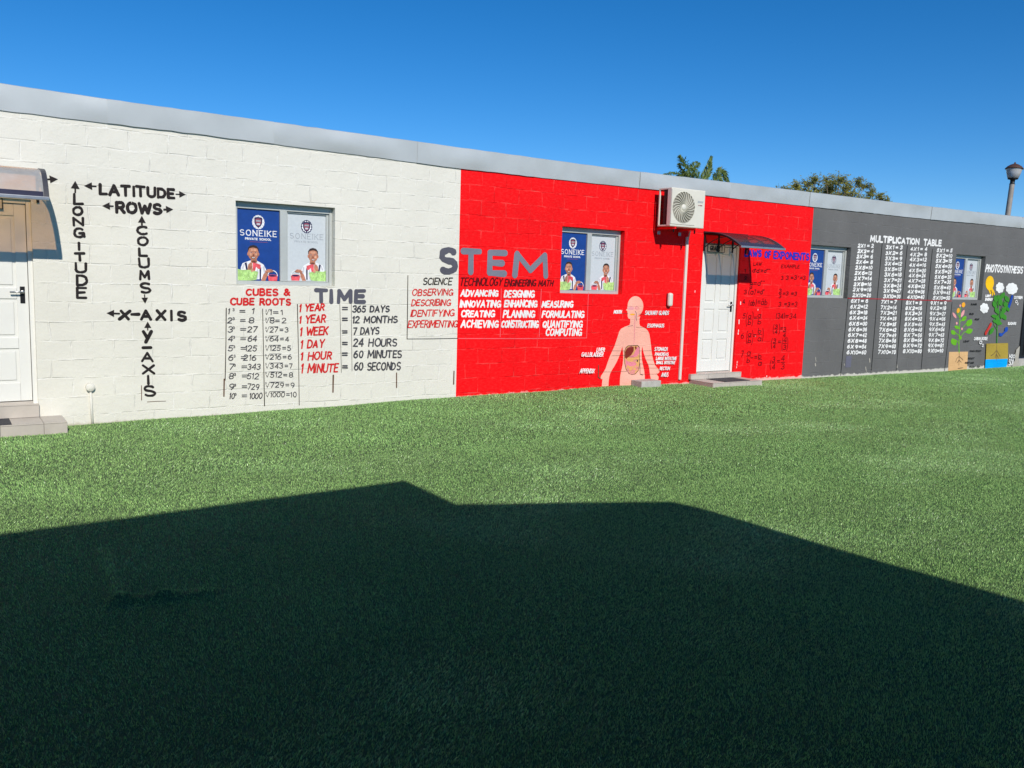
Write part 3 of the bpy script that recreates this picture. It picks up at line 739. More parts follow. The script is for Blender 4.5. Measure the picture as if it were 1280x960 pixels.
C4 = Crop(270, 350, 5.12)
def draw_cubes(mb):
    r, k = M['letter_red'], M['charcoal']
    txt(mb, C4, 'CUBES &', 194, 468, 96, 58, r, .022, 98, gap=.26, slant=.05); txt(mb, C4, 'CUBE ROOTS', 94, 474, 157, 117, r, .022, 159, gap=.24, slant=.05)
    mb.part('painted_table', 'dark figures of cubes and cube roots between thin lines')
    ya = [200, 258, 316, 376, 437, 497, 555, 615, 683, 742]; yr = [207, 260, 318, 377, 436, 492, 550, 607, 672, 733]
    va = [(228, 240), (211, 242), (200, 260), (203, 258), (186, 257), (175, 256), (200, 281), (198, 270), (200, 272), (214, 292)]
    xr = [425, 446, 460, 467, 477, 483, 488, 490, 500, 513]
    for i in range(10):
        mb.part('painted_row', 'cube of %d in dark figures' % (i + 1))
        n = str(i + 1); y = ya[i]; x = 72 + i * 1.4
        txt(mb, C4, n, x + (4 if n == '1' else 0), x + (30 if n == '10' else 10 if n == '1' else 26), y + 17, y - 17, k, .011, slant=.18)
        txt(mb, C4, '3', x + 34, x + 44, y - 3, y - 18, k, .007)
        txt(mb, C4, '=', 154 + i * 1.5, 186 + i * 1.2, y + 17, y - 17, k, .010)
        txt(mb, C4, str((i + 1) ** 3), va[i][0], va[i][1], y + 17, y - 17, k, .011, slant=.15, gap=.2)
        mb.part('painted_row', 'cube root giving %d in dark figures' % (i + 1))
        y = yr[i]; rad = str((i + 1) ** 3); xa = 342 + i * .6; xe = xr[i]
        wr = (xe - xa) * layout(rad, .2) / (layout(rad, .2) + layout('=' + n, .25) + .3)
        line(mb, C4, [(318 + i * .5, y + 2), (324 + i * .5, y + 15), (338 + i * .5, y - 19), (xa + wr + 2, y - 20)], .006, k)
        txt(mb, C4, '3', 316, 322, y - 6, y - 17, k, .005)
        txt(mb, C4, rad, xa, xa + wr, y + 15, y - 15, k, .010, slant=.1, gap=.2); txt(mb, C4, '=' + n, xa + wr + 14, xe, y + 15, y - 15, k, .010, gap=.3)
    mb.part('painted_line', 'thin dark upright line'); line(mb, C4, [(65, 180), (63, 400), (58, 640)], .010, M['black_line']); mb.part('painted_line', 'thin dark upright line'); line(mb, C4, [(52, 635), (50, 742)], .018, M['rust'])
    mb.part('painted_line', 'thin dark upright line'); line(mb, C4, [(298, 185), (304, 500), (310, 805)], .010, M['black_line']); mb.part('painted_line', 'thin dark upright line'); line(mb, C4, [(520, 155), (528, 500), (532, 800)], .009, M['black_line'])
mural('painted_lettering', 'red heading CUBES and CUBE ROOTS', draw_cubes)

def draw_time(mb):
    r, k = M['letter_red'], M['charcoal']
    for c, a, b_, y0, y1 in (('T', 640, 704, 140, 66), ('I', 736, 741, 140, 68), ('M', 782, 862, 140, 70), ('E', 895, 948, 140, 70)):
        txt(mb, C4, c, a, b_, y0, y1, M['slate'], .052, jit=.004)
    mb.part('painted_lettering', 'red names of time units')
    for s, a, b_, yb, yt in (('1 YEAR', 533, 690, 201, 158), ('1 YEAR', 533, 696, 277, 232), ('1 WEEK', 538, 712, 356, 308), ('1 DAY', 542, 686, 437, 390), ('1 HOUR', 541, 737, 512, 464), ('1 MINUTE', 544, 778, 594, 541)):
        mb.part('painted_word', 'red brush lettering ' + s)
        txt(mb, C4, s, a, b_, yb, yt, r, .020, yb - 8, slant=.14)
    mb.part('painted_lettering', 'dark equals signs and lengths of time')
    for y in (182, 253, 330, 405, 475, 556): mb.part('painted_sign', 'dark equals sign'); txt(mb, C4, '=', 809, 838, y + 20, y - 20, k, .018)
    for s, a, b_, yb, yt in (('365 DAYS', 874, 1106, 205, 166), ('12 MONTHS', 874, 1158, 274, 234), ('7 DAYS', 877, 1041, 348, 306), ('24 HOURS', 879, 1155, 424, 378), ('60 MINUTES', 882, 1185, 498, 452), ('60 SECONDS', 885, 1177, 576, 528)):
        mb.part('painted_word', 'dark brush lettering ' + s)
        txt(mb, C4, s, a, b_, yb, yt, k, .019, yb - 2, slant=.10)
    mb.part('painted_line', 'short dark upright line'); line(mb, C4, [(792, 155), (797, 380), (802, 592)], .006, M['black_line']); mb.part('painted_line', 'short dark upright line'); line(mb, C4, [(865, 155), (870, 582)], .005, M['charcoal'])
    mb.part('painted_line', 'short dark upright line'); line(mb, C4, [(750, 610), (748, 716)], .020, M['rust']); mb.part('painted_line', 'short dark upright line'); line(mb, C4, [(1155, 595), (1155, 687)], .016, M['rust'])
    mb.part('painted_mark', 'short brown mark low on the white wall'); D5 = Crop(500, 440, 6.4); line(mb, D5, [(431, 155), (428, 255)], .020, M['rust'])
mural('painted_lettering', 'thick slate heading TIME', draw_time)

C5 = Crop(490, 290, 4.923)
def draw_stem(mb):
    th = .086
    for c, a, b_, y0, y1, mat in (('S', 300, 386, 244, 108, 'slate'), ('T', 432, 536, 246, 118, 'silver'), ('E', 600, 692, 254, 126, 'silver'), ('M', 756, 952, 266, 134, 'silver')):
        mb.part('painted_letter', 'large %s letter %s' % (mat, c))
        txt(mb, C5, c, a, b_, y0, y1, M[mat], th, y0 + (6 if c == 'M' else 0), jit=.003)
    mb.part('painted_lettering', 'black word SCIENCE')
    txt(mb, C5, 'SCIENCE', 190, 362, 323, 284, M['black'], .015, slant=.2, gap=.2)
    mb.part('painted_lettering', 'dark words TECHNOLOGY ENGINEERING MATH')
    for s, a, b_, yb, yt in (('TECHNOLOGY', 416, 672, 329, 283), ('ENGINEERING', 692, 880, 332, 294), ('MATH', 902, 986, 332, 298)):
        mb.part('painted_word', 'dark word ' + s)
        txt(mb, C5, s, a, b_, yb, yt, M['maroon'], .017, slant=.22, gap=.2)
    mb.part('painted_lettering', 'red column of science verbs')
    for s, a, b_, yb, yt in (('OBSERVING', 124, 370, 390, 352), ('DESCRIBING', 119, 356, 454, 417), ('IDENTIFYING', 114, 378, 519, 480), ('EXPERIMENTING', 98, 398, 587, 546)):
        mb.part('painted_word', 'red word ' + s)
        txt(mb, C5, s, a, b_, yb, yt, M['letter_red'], .015, yb - 2, slant=.2, gap=.18)
    mb.part('painted_lettering', 'white columns of technology, engineering and math verbs')
    for s, a, b_, yb, yt in (('ADVANCING', 422, 650, 394, 358), ('INNOVATING', 417, 664, 461, 423), ('CREATING', 425, 625, 521, 485), ('ACHIEVING', 424, 650, 586, 546),
                            ('DESIGNING', 690, 870, 400, 362), ('ENHANCING', 690, 888, 460, 422), ('PLANNING', 684, 874, 524, 485), ('CONSTRUCTING', 672, 896, 586, 547),
                            ('MEASURING', 922, 1108, 462, 427), ('FORMULATING', 924, 1176, 525, 488), ('QUANTIFYING', 927, 1166, 586, 548), ('COMPUTING', 945, 1163, 636, 597)):
        mb.part('painted_word', 'white word ' + s)
        txt(mb, C5, s, a, b_, yb, yt, M['white_letter'], .0225, slant=.16, gap=.24)
    mb.part('painted_line', 'thin black upright line'); line(mb, C5, [(97, 268), (95, 450), (92, 658)], .010, M['black_line']); mb.part('painted_line', 'thin black level line'); line(mb, C5, [(92, 658), (250, 657), (404, 654)], .008, M['black_line'])
    for q in ([(672, 350), (665, 645)], [(918, 352), (905, 645)], [(1208, 372), (1197, 652)], [(410, 655), (800, 656), (1197, 652)]): mb.part('painted_line', 'thin pink line'); line(mb, C5, q, .010, M['pink_line'])
mural('painted_lettering', 'large grey heading STEM across the white and red walls', draw_stem)

C6 = Crop(740, 360, 7.385); C6b = Crop(700, 340, 6.0)
def draw_body(mb):
    sk = M['skin']; dk = M['skin_dark']
    body = [(345, 262), (352, 285), (352, 320), (345, 342), (300, 358), (268, 376), (250, 402), (240, 436), (224, 485), (206, 538), (182, 590), (160, 640), (142, 690), (126, 740), (104, 780), (82, 812),
            (78, 832), (88, 842), (96, 838), (92, 872), (90, 909), (150, 905), (153, 860), (158, 822), (166, 790), (186, 752), (206, 720), (228, 680), (247, 638), (264, 590), (279, 540), (285, 590), (287, 650), (282, 705),
            (270, 760), (260, 810), (256, 860), (256, 906), (330, 905), (400, 903), (478, 898), (486, 870), (486, 810), (480, 760), (468, 705), (458, 650), (456, 590), (462, 535), (476, 600), (492, 650), (510, 690), (522, 716),
            (530, 760), (534, 800), (542, 836), (560, 858), (590, 860), (612, 842), (614, 820), (600, 800), (592, 790), (606, 790), (620, 778), (622, 760), (602, 738), (580, 712), (566, 670), (556, 630), (548, 580), (543, 530), (536, 470),
            (528, 425), (516, 396), (497, 376), (470, 362), (444, 350), (437, 330), (437, 285), (445, 262)]
    shape(mb, C6, body, sk, .0026)
    shape(mb, C6, ell(400, 168, 73, 93, 26) , sk, .0030)
    shape(mb, C6, [(327, 165), (325, 190), (312, 204), (325, 212), (328, 240), (328, 262), (336, 282), (360, 286), (400, 270), (440, 250), (465, 210), (420, 150)], sk, .0033)
    shape(mb, C6, ell(358, 188, 32, 17, 16), M['flower_pink']); shape(mb, C6, ell(372, 244, 24, 8, 12), M['orange']); shape(mb, C6, ell(412, 185, 16, 13, 12), M['organ_pink']); shape(mb, C6, ell(414, 185, 9, 8, 10), sk)
    line(mb, C6, [(335, 172), (355, 166), (372, 170)], .004, dk); line(mb, C6, [(395, 168), (420, 172), (432, 186), (425, 200)], .005, dk)
    line(mb, C6, [(398, 215), (410, 235), (405, 270), (410, 300)], .010, M['slate']); line(mb, C6, [(396, 240), (394, 300), (390, 420), (385, 545)], .009, M['organ_pink'])
    line(mb, C6, [(330, 358), (352, 350), (376, 346)], .006, M['slate']); line(mb, C6, [(405, 362), (440, 366), (500, 360)], .004, M['rust'])
    cav = [(330, 530), (420, 526), (438, 545), (440, 700), (430, 760), (400, 796), (368, 803), (338, 792), (310, 750), (297, 690), (296, 590), (308, 550)]
    shape(mb, C6, cav, M['rust'], .0040)
    shape(mb, C6, [(x + (368 - x) * .06, y + (668 - y) * .05) for x, y in cav], M['organ_yellow'], .0044)
    shape(mb, C6, [(302, 640), (303, 590), (322, 552), (360, 536), (384, 545), (383, 580), (360, 620), (330, 640), (315, 655)], M['liver'])
    shape(mb, C6, [(392, 545), (405, 535), (412, 556), (400, 572)], M['liver']); shape(mb, C6, [(398, 580), (420, 540), (434, 552), (434, 600), (415, 630), (385, 640), (346, 642), (350, 628), (382, 615)], M['organ_pink'])
    shape(mb, C6, ell(365, 700, 42, 22, 18, 0, .12), M['organ_pink']); shape(mb, C6, [(318, 735), (338, 742), (345, 780), (370, 795), (350, 796), (325, 770)], M['skin_dark']); shape(mb, C6, ell(372, 776, 24, 20, 14, 0, .1), M['skin_dark'])
    shape(mb, C6, ell(335, 690, 20, 12, 14, 30, .1), M['organ_pink']); shape(mb, C6, ell(400, 668, 22, 9, 14, -15, .1), M['skin_dark']); shape(mb, C6, [(306, 660), (318, 658), (322, 700), (318, 735), (308, 720)], M['organ_pink'])
    for q in (ell(395, 745, 22, 16, 14), ell(416, 735, 10, 12, 12)): ribbon(mb, [C6(*p) for p in q + q[:1]], .010, M['organ_pink'], DEPTH, wplace)
    line(mb, C6, [(330, 690), (350, 680), (370, 700), (395, 684), (408, 700)], .008, dk); shape(mb, C6, ell(417, 672, 5, 12, 10), M['black']); line(mb, C6, [(440, 690), (442, 795), (466, 804)], .008, M['black_line'])
    line(mb, C6, [(318, 560), (340, 546), (372, 540)], .004, M['organ_pink']); line(mb, C6, [(335, 635), (380, 634)], .004, M['rust'])
    for q in ([(105, 579), (300, 580)], [(180, 625), (330, 620)], [(70, 776), (320, 770)], [(436, 580), (566, 578)], [(420, 628), (570, 622)], [(400, 662), (575, 664)], [(440, 700), (575, 704)], [(410, 738), (608, 738)], [(445, 795), (622, 793)], [(270, 236), (330, 232)], [(428, 240), (484, 240)]):
        line(mb, C6, q, .0035, M['rust'])
    line(mb, C6, [(58, 712), (55, 822), (75, 836)], .014, M['rust'])
    mb.part('painted_lettering', 'small white names of the organs')
    w = M['white_letter']; kw = dict(slant=.2, gap=.2, jit=.006)
    for s, a, b_, yb, yt in (('MOUTH', 198, 266, 234, 206), ('SALIVARY GLANDS', 485, 700, 245, 211), ('ESOPHAGUS', 506, 655, 361, 331), ('STOMACH', 570, 684, 578, 547), ('PANCREAS', 574, 694, 622, 597),
                            ('LARGE INTESTINE', 582, 766, 662, 636), ('SMALL INTESTINE', 580, 752, 699, 675), ('RECTUM', 614, 702, 754, 727), ('ANUS', 627, 688, 815, 780)): mb.part('painted_word', 'small white word ' + s); txt(mb, C6, s, a, b_, yb, yt, w, .012, **kw)
    for s, a, b_, yb, yt in (('LIVER', 264, 322, 594, 568), ('GALLBLADDER', 150, 310, 631, 603), ('APPENDIX', 137, 243, 755, 725)): mb.part('painted_word', 'small white word ' + s); txt(mb, C6b, s, a, b_, yb, yt, w, .012, **kw)
mural('painted_figure', 'pink human torso mural showing the digestive organs', draw_body, True)

C8 = Crop(920, 300, 9.6); C8b = Crop(920, 390, 9.6)
def frac(mb, C, a, b_, x, y, w, h, mat, th):
    txt(mb, C, a, x, x + w, y - h * .18, y - h * 1.05, mat, th, slant=.1); txt(mb, C, b_, x - 3, x + w - 3, y + h * 1.08, y + h * .22, mat, th, slant=.1)
    line(mb, C, [(x - 6, y), (x + w + 8, y - 1)], th * .7, mat)
def draw_laws(mb):
    for s, a, b_, y0, y1, ym in (('LAWS', 104, 300, 192, 122, 194), ('OF', 345, 412, 208, 135, 212), ('EXPONENTS', 452, 872, 216, 142, 238)):
        txt(mb, C8, s, a, b_, y0, y1, M['blue_letter'], .034, ym, gap=.26)
    mb.part('painted_formulas', 'thin dark formulas on the red wall')
    k = M['maroon']; th = .013; q = .008
    txt(mb, C8, 'LAW', 208, 302, 306, 268, k, .011, slant=.15); txt(mb, C8, 'EXAMPLE', 542, 758, 334, 296, k, .010, 338, slant=.15)
    mb.part('painted_formula', 'thin dark formula in row 1')
    txt(mb, C8, '1', 100, 110, 388, 350, k, th); txt(mb, C8, 'a', 196, 222, 388, 345, k, th); txt(mb, C8, 'm', 224, 238, 358, 340, k, q); txt(mb, C8, 'a', 246, 276, 390, 345, k, th); txt(mb, C8, 'n', 278, 290, 358, 340, k, q)
    txt(mb, C8, '=a', 296, 362, 390, 345, k, th, slant=.1); txt(mb, C8, 'm+n', 366, 410, 358, 342, k, q)
    mb.part('painted_formula', 'thin dark formula in row 3')
    txt(mb, C8, '3', 540, 562, 475, 430, k, th, slant=.1); txt(mb, C8, '3', 598, 625, 475, 430, k, th, slant=.1); txt(mb, C8, '=3', 655, 722, 475, 430, k, th, slant=.1); txt(mb, C8, '+', 742, 756, 450, 430, k, q); txt(mb, C8, '=3', 768, 828, 475, 430, k, th, slant=.1)
    mb.part('painted_formula', 'thin dark formula in row 2')
    txt(mb, C8, '2', 100, 122, 475, 440, k, th); frac(mb, C8, 'a', 'a', 168, 540, 26, 38, k, th); txt(mb, C8, '=a', 208, 292, 545, 490, k, th, slant=.1); txt(mb, C8, 'm-n', 296, 340, 500, 484, k, q)
    mb.part('painted_formula', 'thin dark formula in row 3')
    txt(mb, C8, '3', 94, 122, 648, 600, k, th); txt(mb, C8, '(a)', 148, 226, 650, 596, k, th, slant=.1); txt(mb, C8, 'n', 228, 240, 606, 590, k, q); txt(mb, C8, '=a', 250, 312, 648, 596, k, th, slant=.1); txt(mb, C8, 'mn', 316, 340, 606, 590, k, q)
    mb.part('painted_formula', 'thin dark worked example')
    frac(mb, C8, '3', '3', 516, 640, 24, 50, k, th); txt(mb, C8, '=3', 560, 626, 662, 620, k, th, slant=.1); txt(mb, C8, '=3', 660, 728, 664, 622, k, th, slant=.1)
    mb.part('painted_formula', 'thin dark formula in row 4')
    txt(mb, C8, '4', 78, 102, 765, 715, k, th); txt(mb, C8, '(ab)', 150, 238, 785, 720, k, th, slant=.1); txt(mb, C8, '=ab', 256, 368, 778, 712, k, th, slant=.1); txt(mb, C8, 'n', 318, 328, 716, 700, k, q)
    mb.part('painted_formula', 'thin dark formula in row 3')
    txt(mb, C8, '3', 508, 536, 795, 745, k, th, slant=.1); txt(mb, C8, '=3', 574, 646, 795, 742, k, th, slant=.1); txt(mb, C8, '=3', 664, 732, 795, 742, k, th, slant=.1)
    mb.part('painted_formula', 'thin dark formula in row 5')
    txt(mb, C8b, '5', 80, 108, 75, 18, k, th, slant=.1); frac(mb, C8b, 'a', 'b', 144, 85, 34, 62, k, th); txt(mb, C8b, '(', 116, 128, 165, 20, k, th * .8); txt(mb, C8b, ')', 186, 200, 165, 10, k, th * .8); txt(mb, C8b, '=', 218, 246, 100, 40, k, th); frac(mb, C8b, 'a', 'b', 262, 76, 36, 64, k, th)
    mb.part('painted_formula', 'thin dark worked example')
    txt(mb, C8b, '(34)', 478, 580, 78, 16, k, th, slant=.1); txt(mb, C8b, '=34', 590, 718, 80, 20, k, th, slant=.1)
    mb.part('painted_formula', 'thin dark formula in row 6')
    txt(mb, C8b, '6', 56, 86, 318, 256, k, th, slant=.1); frac(mb, C8b, 'a', 'b', 142, 302, 34, 62, k, th); txt(mb, C8b, '(', 116, 130, 385, 240, k, th * .8); txt(mb, C8b, ')', 184, 200, 385, 215, k, th * .8); txt(mb, C8b, '=', 210, 240, 310, 250, k, th); frac(mb, C8b, 'b', 'a', 264, 270, 36, 70, k, th); txt(mb, C8b, ')', 308, 322, 350, 200, k, th * .8)
    mb.part('painted_formula', 'thin dark worked example')
    frac(mb, C8b, '3', '4', 466, 205, 28, 48, k, th); txt(mb, C8b, '(', 440, 452, 260, 150, k, th * .8); txt(mb, C8b, ')', 510, 524, 262, 150, k, th * .8); txt(mb, C8b, '=', 534, 556, 218, 168, k, th); frac(mb, C8b, '3', '4', 566, 240, 30, 56, k, th)
    mb.part('painted_formula', 'thin dark worked example')
    frac(mb, C8b, '3', '4', 446, 378, 28, 52, k, th); txt(mb, C8b, '(', 418, 432, 440, 320, k, th * .8); txt(mb, C8b, '=', 504, 532, 386, 330, k, th); frac(mb, C8b, '4', '3', 566, 378, 34, 68, k, th); txt(mb, C8b, '(', 540, 552, 460, 310, k, th * .8); txt(mb, C8b, ')', 606, 620, 460, 310, k, th * .8)
    mb.part('painted_formula', 'thin dark formula in row 7')
    txt(mb, C8b, '7', 58, 80, 540, 470, k, th, slant=.1); frac(mb, C8b, 'a', 'b', 130, 530, 36, 70, k, th); txt(mb, C8b, '-', 170, 200, 575, 520, k, th); txt(mb, C8b, '=', 222, 252, 575, 515, k, th); frac(mb, C8b, 'b', 'a', 268, 568, 34, 68, k, th)
    mb.part('painted_formula', 'thin dark worked example')
    frac(mb, C8b, '3', '4', 434, 612, 30, 72, k, th); txt(mb, C8b, '(', 404, 418, 690, 580, k, th * .8); txt(mb, C8b, '=', 494, 524, 620, 560, k, th); frac(mb, C8b, '4', '3', 542, 604, 36, 78, k, th)
def draw_chips(mb):
    C = Crop(850, 280, 4.572)
    for x, y, h, w in ((346, 445, 14, .03), (337, 548, 22, .028), (334, 606, 8, .03), (332, 622, 8, .03), (326, 785, 8, .02), (325, 800, 7, .02), (323, 815, 7, .02), (445, 487, 7, .02), (85, 380, 10, .015), (495, 868, 4, .03), (430, 640, 3, .012)):
        line(mb, C, [(x, y), (x - .6, y + h)], w * .6, M['white_letter'])
mural('paint_chips', 'white paint chips beside the door in the red wall', draw_chips)
mural('painted_lettering', 'blue heading LAWS OF EXPONENTS', draw_laws)

C9 = Crop(1000, 260, 4.364)
def draw_table(mb):
    w = M['white_letter']
    txt(mb, C9, 'MULTIPLICATION', 384, 646, 182, 152, w, .036, 198, gap=.22); txt(mb, C9, 'TABLE', 674, 768, 202, 172, w, .036, 206, gap=.22)
    def block(n, tl, tr, ty, bl, br, by):
        mb.part('painted_table', 'white %d times table' % n)
        for i in range(10):
            t = i / 9.0; x0 = tl + (bl - tl) * t; x1 = tr + (br - tr) * t; y = ty + (by - ty) * t
            mb.part('painted_sum', 'white sum %d times %d' % (n, i + 1))
            s = '%dX%d=%d' % (n, i + 1, n * (i + 1)); yb = y + 8.5 + random.uniform(-1, 1); W_ = x1 - x0
            txt(mb, C9, '%dX' % n, x0, x0 + W_ * .33, yb, yb - 17, w, .023, yb + .4, slant=.22, gap=.34, jit=.02)
            m_ = i + 1; a = x0 + W_ * (.42 if m_ < 10 else .38)
            txt(mb, C9, str(m_), a, a + W_ * (.055 if m_ == 1 else .14 if m_ < 10 else .20), yb + .4, yb - 16.6, w, .023, slant=.2, gap=.3, jit=.02)
            txt(mb, C9, '=', x0 + W_ * .62, x0 + W_ * .75, yb + .6, yb - 16.4, w, .020)
            v = str(n * m_); txt(mb, C9, v, x0 + W_ * (.88 if len(v) == 1 else .80), x1, yb + .6, yb - 16.6, w, .023, slant=.18, gap=.32, jit=.02)
    block(2, 315, 398, 205, 285, 383, 475); block(3, 467, 556, 215, 453, 545, 482); block(4, 602, 690, 223, 584, 674, 486); block(5, 745, 829, 231, 724, 814, 491)
    block(6, 276, 367, 507, 254, 356, 787); block(7, 441, 524, 512, 424, 518, 785); block(8, 576, 662, 517, 561, 660, 780); block(9, 711, 795, 518, 696, 777, 778)
    for q in ([(448, 192), (420, 500), (388, 892)], [(585, 207), (556, 500), (524, 886)], [(722, 226), (692, 520), (660, 880)], [(262, 490), (243, 690), (221, 912)], [(829, 515), (810, 690), (788, 886)]): mb.part('painted_line', 'thin black line between times tables'); line(mb, C9, q, .020, M['black_line'])
    mb.part('painted_line', 'thin red level line'); line(mb, C9, [(260, 492), (540, 499), (826, 507)], .016, M['red_line']); mb.part('painted_patch', 'faded lilac rectangle'); shape(mb, C9, [(251, 808), (281, 806), (276, 868), (246, 870)], M['lilac'])
    mb.part('paint_chips', 'pale paint chips low on the grey wall')
    for x, y in ((84, 815), (82, 850), (240, 850), (357, 868), (359, 884), (378, 822), (527, 850), (388, 872)): line(mb, C9, [(x, y), (x + 2, y + random.uniform(5, 22))], random.uniform(.012, .03), M['bare'])
mural('painted_lettering', 'white heading MULTIPLICATION TABLE', draw_table)

C10 = Crop(1160, 300, 5.333); C11 = Crop(1220, 320, 12.0)
def draw_plant(mb):
    g = M['leaf_light']
    shape(mb, C10, [(140, 746), (266, 744), (259, 868), (133, 874)], M['pot_tan'], .0026)
    line(mb, C10, [(207, 752), (205, 690), (209, 600), (212, 520), (214, 440)], .030, g)
    for q in ([(208, 690), (185, 665), (176, 680)], [(208, 640), (180, 616)], [(209, 655), (240, 615), (272, 604)], [(210, 610), (250, 560), (275, 548)], [(212, 545), (236, 525)], [(210, 590), (190, 580)], [(212, 520), (190, 480)], [(213, 510), (228, 490)]): line(mb, C10, q, .018, g)
    for x, y, l, w, r in ((274, 552, 29, 19, -55), (274, 607, 25, 18, -25), (171, 679, 27, 19, 60), (167, 616, 20, 14, 50), (240, 524, 22, 13, -50), (192, 582, 20, 11, 20), (214, 650, 16, 10, 70)): shape(mb, C10, leafpts(x, y, l, w, r), g)
    for x, y, l, w, r in ((175, 502, 24, 8, 58), (230, 490, 28, 9, -66)): shape(mb, C10, leafpts(x, y, l, w, r), M['flower_pink'])
    for x, y, a, b_ in ((200, 470, 10, 17), (235, 432, 12, 17)): shape(mb, C10, ell(x, y, a, b_, 14, 10), M['orange'])
    for x, y in ((190, 555), (225, 592), (213, 438)): shape(mb, C10, ell(x, y, 6, 9, 10), M['flower_pink'])
    for q in ([(207, 752), (206, 790), (204, 835)], [(206, 775), (190, 790), (183, 812)], [(206, 775), (225, 792), (232, 800)], [(205, 800), (192, 820)], [(205, 800), (220, 815)]): line(mb, C10, q, .012, M['root'])
    mb.part('painted_lettering', 'small black names of the plant parts')
    k = M['black_line']; kw = dict(slant=.15, gap=.2, jit=.01)
    for s, a, b_, y, h in (('FLOWER', 285, 322, 434, 10), ('BUD', 275, 300, 498, 10), ('FRUIT', 310, 338, 534, 10), ('LEAF', 234, 270, 680, 10), ('MAIN ROOT', 276, 350, 745, 10), ('ROOT', 264, 304, 794, 10), ('ROOT HAIR', 244, 300, 823, 10), ('ROOT TIP', 272, 340, 850, 10)): mb.part('painted_word', 'small black word ' + s); txt(mb, C10, s, a, b_, y, y - h, k, .012, **kw)
    line(mb, C10, [(195, 855), (228, 850)], .008, k)
mural('painted_plant', 'flowering plant mural in a tan soil block', draw_plant, True)
def draw_photo(mb):
    w = M['white_letter']; g = M['leaf_mid']
    txt(mb, C11, 'PHOTOSYNTHESIS', 140, 688, 231, 132, w, .039, 256, slant=.22, gap=.24)
    mb.part('painted_sun', 'yellow sun with rays')
    shape(mb, C11, ell(203, 405, 62, 108, 26, 4), M['sun_yellow'])
    for q in ([(190, 500), (215, 560), (212, 590)], [(215, 500), (240, 540), (242, 582)], [(235, 490), (262, 540), (272, 572)]): line(mb, C11, q, .045, M['sun_yellow'])
    line(mb, C11, [(222, 510), (236, 548)], .016, M['root'])
    def cloud(cx, cy_, rx, ry, n):
        mb.part('painted_cloud', 'white painted cloud')
        for i in range(n):
            a = 2 * math.pi * i / n; shape(mb, C11, ell(cx + rx * .56 * math.cos(a), cy_ + ry * .58 * math.sin(a), rx * .34, ry * .34, 14), M['cloud'])
        shape(mb, C11, ell(cx, cy_, rx * .72, ry * .72, 18), M['cloud'])
    cloud(355, 475, 72, 90, 7); cloud(532, 490, 102, 96, 9); cloud(120, 782, 76, 86, 7)
    mb.part('painted_lettering', 'small white words around the green plant')
    kw = dict(slant=.12, gap=.2, jit=.01)
    for s, a, b_, yb, yt in (('LIGHT', 136, 214, 612, 584), ('ENERGY', 130, 238, 668, 636), ('OXYGEN', 562, 682, 640, 604)): mb.part('painted_word', 'small white word ' + s); txt(mb, C11, s, a, b_, yb, yt, w, .020, **kw)
    mb.part('painted_word', 'small white formula O2'); txt(mb, C11, 'O', 580, 608, 705, 665, w, .018); txt(mb, C11, '2', 606, 622, 732, 704, w, .014)
    mb.part('painted_arrow', 'blue arrow by the clouds'); line(mb, C11, [(532, 612), (510, 690), (484, 762)], .095, M['arrow_blue'])
    mb.part('painted_plant', 'tall green leafy plant')
    line(mb, C10, [(455, 690), (457, 600), (462, 500), (468, 390)], .030, g); line(mb, C10, [(460, 520), (490, 450), (505, 400)], .022, g); line(mb, C10, [(458, 600), (435, 560), (440, 500)], .018, g); line(mb, C10, [(466, 440), (448, 400)], .018, g)
    for x, y, l, w_, r in ((448, 392, 26, 15, 80), (492, 372, 28, 14, -60), (522, 392, 26, 14, 60), (440, 430, 26, 14, 70), (478, 412, 28, 15, 80), (515, 432, 26, 14, 80), (455, 470, 26, 14, 60), (502, 468, 28, 15, -70), (440, 508, 24, 12, 10), (462, 528, 26, 15, 60),
                          (504, 512, 24, 14, 60), (466, 552, 26, 14, 15), (420, 606, 30, 12, -58), (446, 542, 22, 11, 20), (486, 500, 26, 12, 90), (470, 384, 22, 12, 60), (528, 460, 18, 10, 70)): shape(mb, C10, leafpts(x, y, l, w_, r), g)
    line(mb, C10, [(470, 440), (472, 500), (470, 540)], .010, M['slate']); line(mb, C10, [(485, 440), (480, 500)], .008, M['slate'])
    mb.part('painted_arrow', 'red arrow'); line(mb, C10, [(414, 562), (398, 590), (380, 622)], .085, M['arrow_red'])
    mb.part('painted_arrow', 'curved blue arrow'); shape(mb, C10, [(470, 618), (490, 622), (506, 606), (498, 628), (488, 642), (470, 640)], M['arrow_blue']); shape(mb, C10, ell(517, 596, 11, 18, 14, 15), M['arrow_blue']); line(mb, C10, [(504, 618), (514, 604)], .04, M['arrow_blue'])
    mb.part('painted_lettering', 'small white words beside the stem')
    txt(mb, C10, 'SUGARS', 526, 580, 564, 548, w, .018, **kw); mb.part('painted_word', 'small white words CARBON DIOXIDE'); txt(mb, C10, 'CARBON DIOXIDE', 300, 388, 666, 648, w, .016, **kw); txt(mb, C10, 'O', 336, 352, 692, 674, w, .022); txt(mb, C10, '2', 352, 362, 710, 694, w, .016)
    mb.part('painted_soil', 'ochre soil block above blue water')
    shape(mb, C10, [(383, 690), (527, 686), (527, 796), (378, 798)], M['soil'], .0026); shape(mb, C10, [(377, 796), (524, 791), (520, 830), (512, 857), (373, 862)], M['water'], .0032)
    for q in ([(452, 690), (450, 740), (448, 800)], [(450, 735), (430, 760), (412, 772)], [(450, 735), (468, 765), (474, 775)], [(449, 755), (440, 785)], [(449, 760), (462, 788)]): line(mb, C10, q, .016, M['root'])
    mb.part('painted_lettering', 'white words H2O and SOIL')
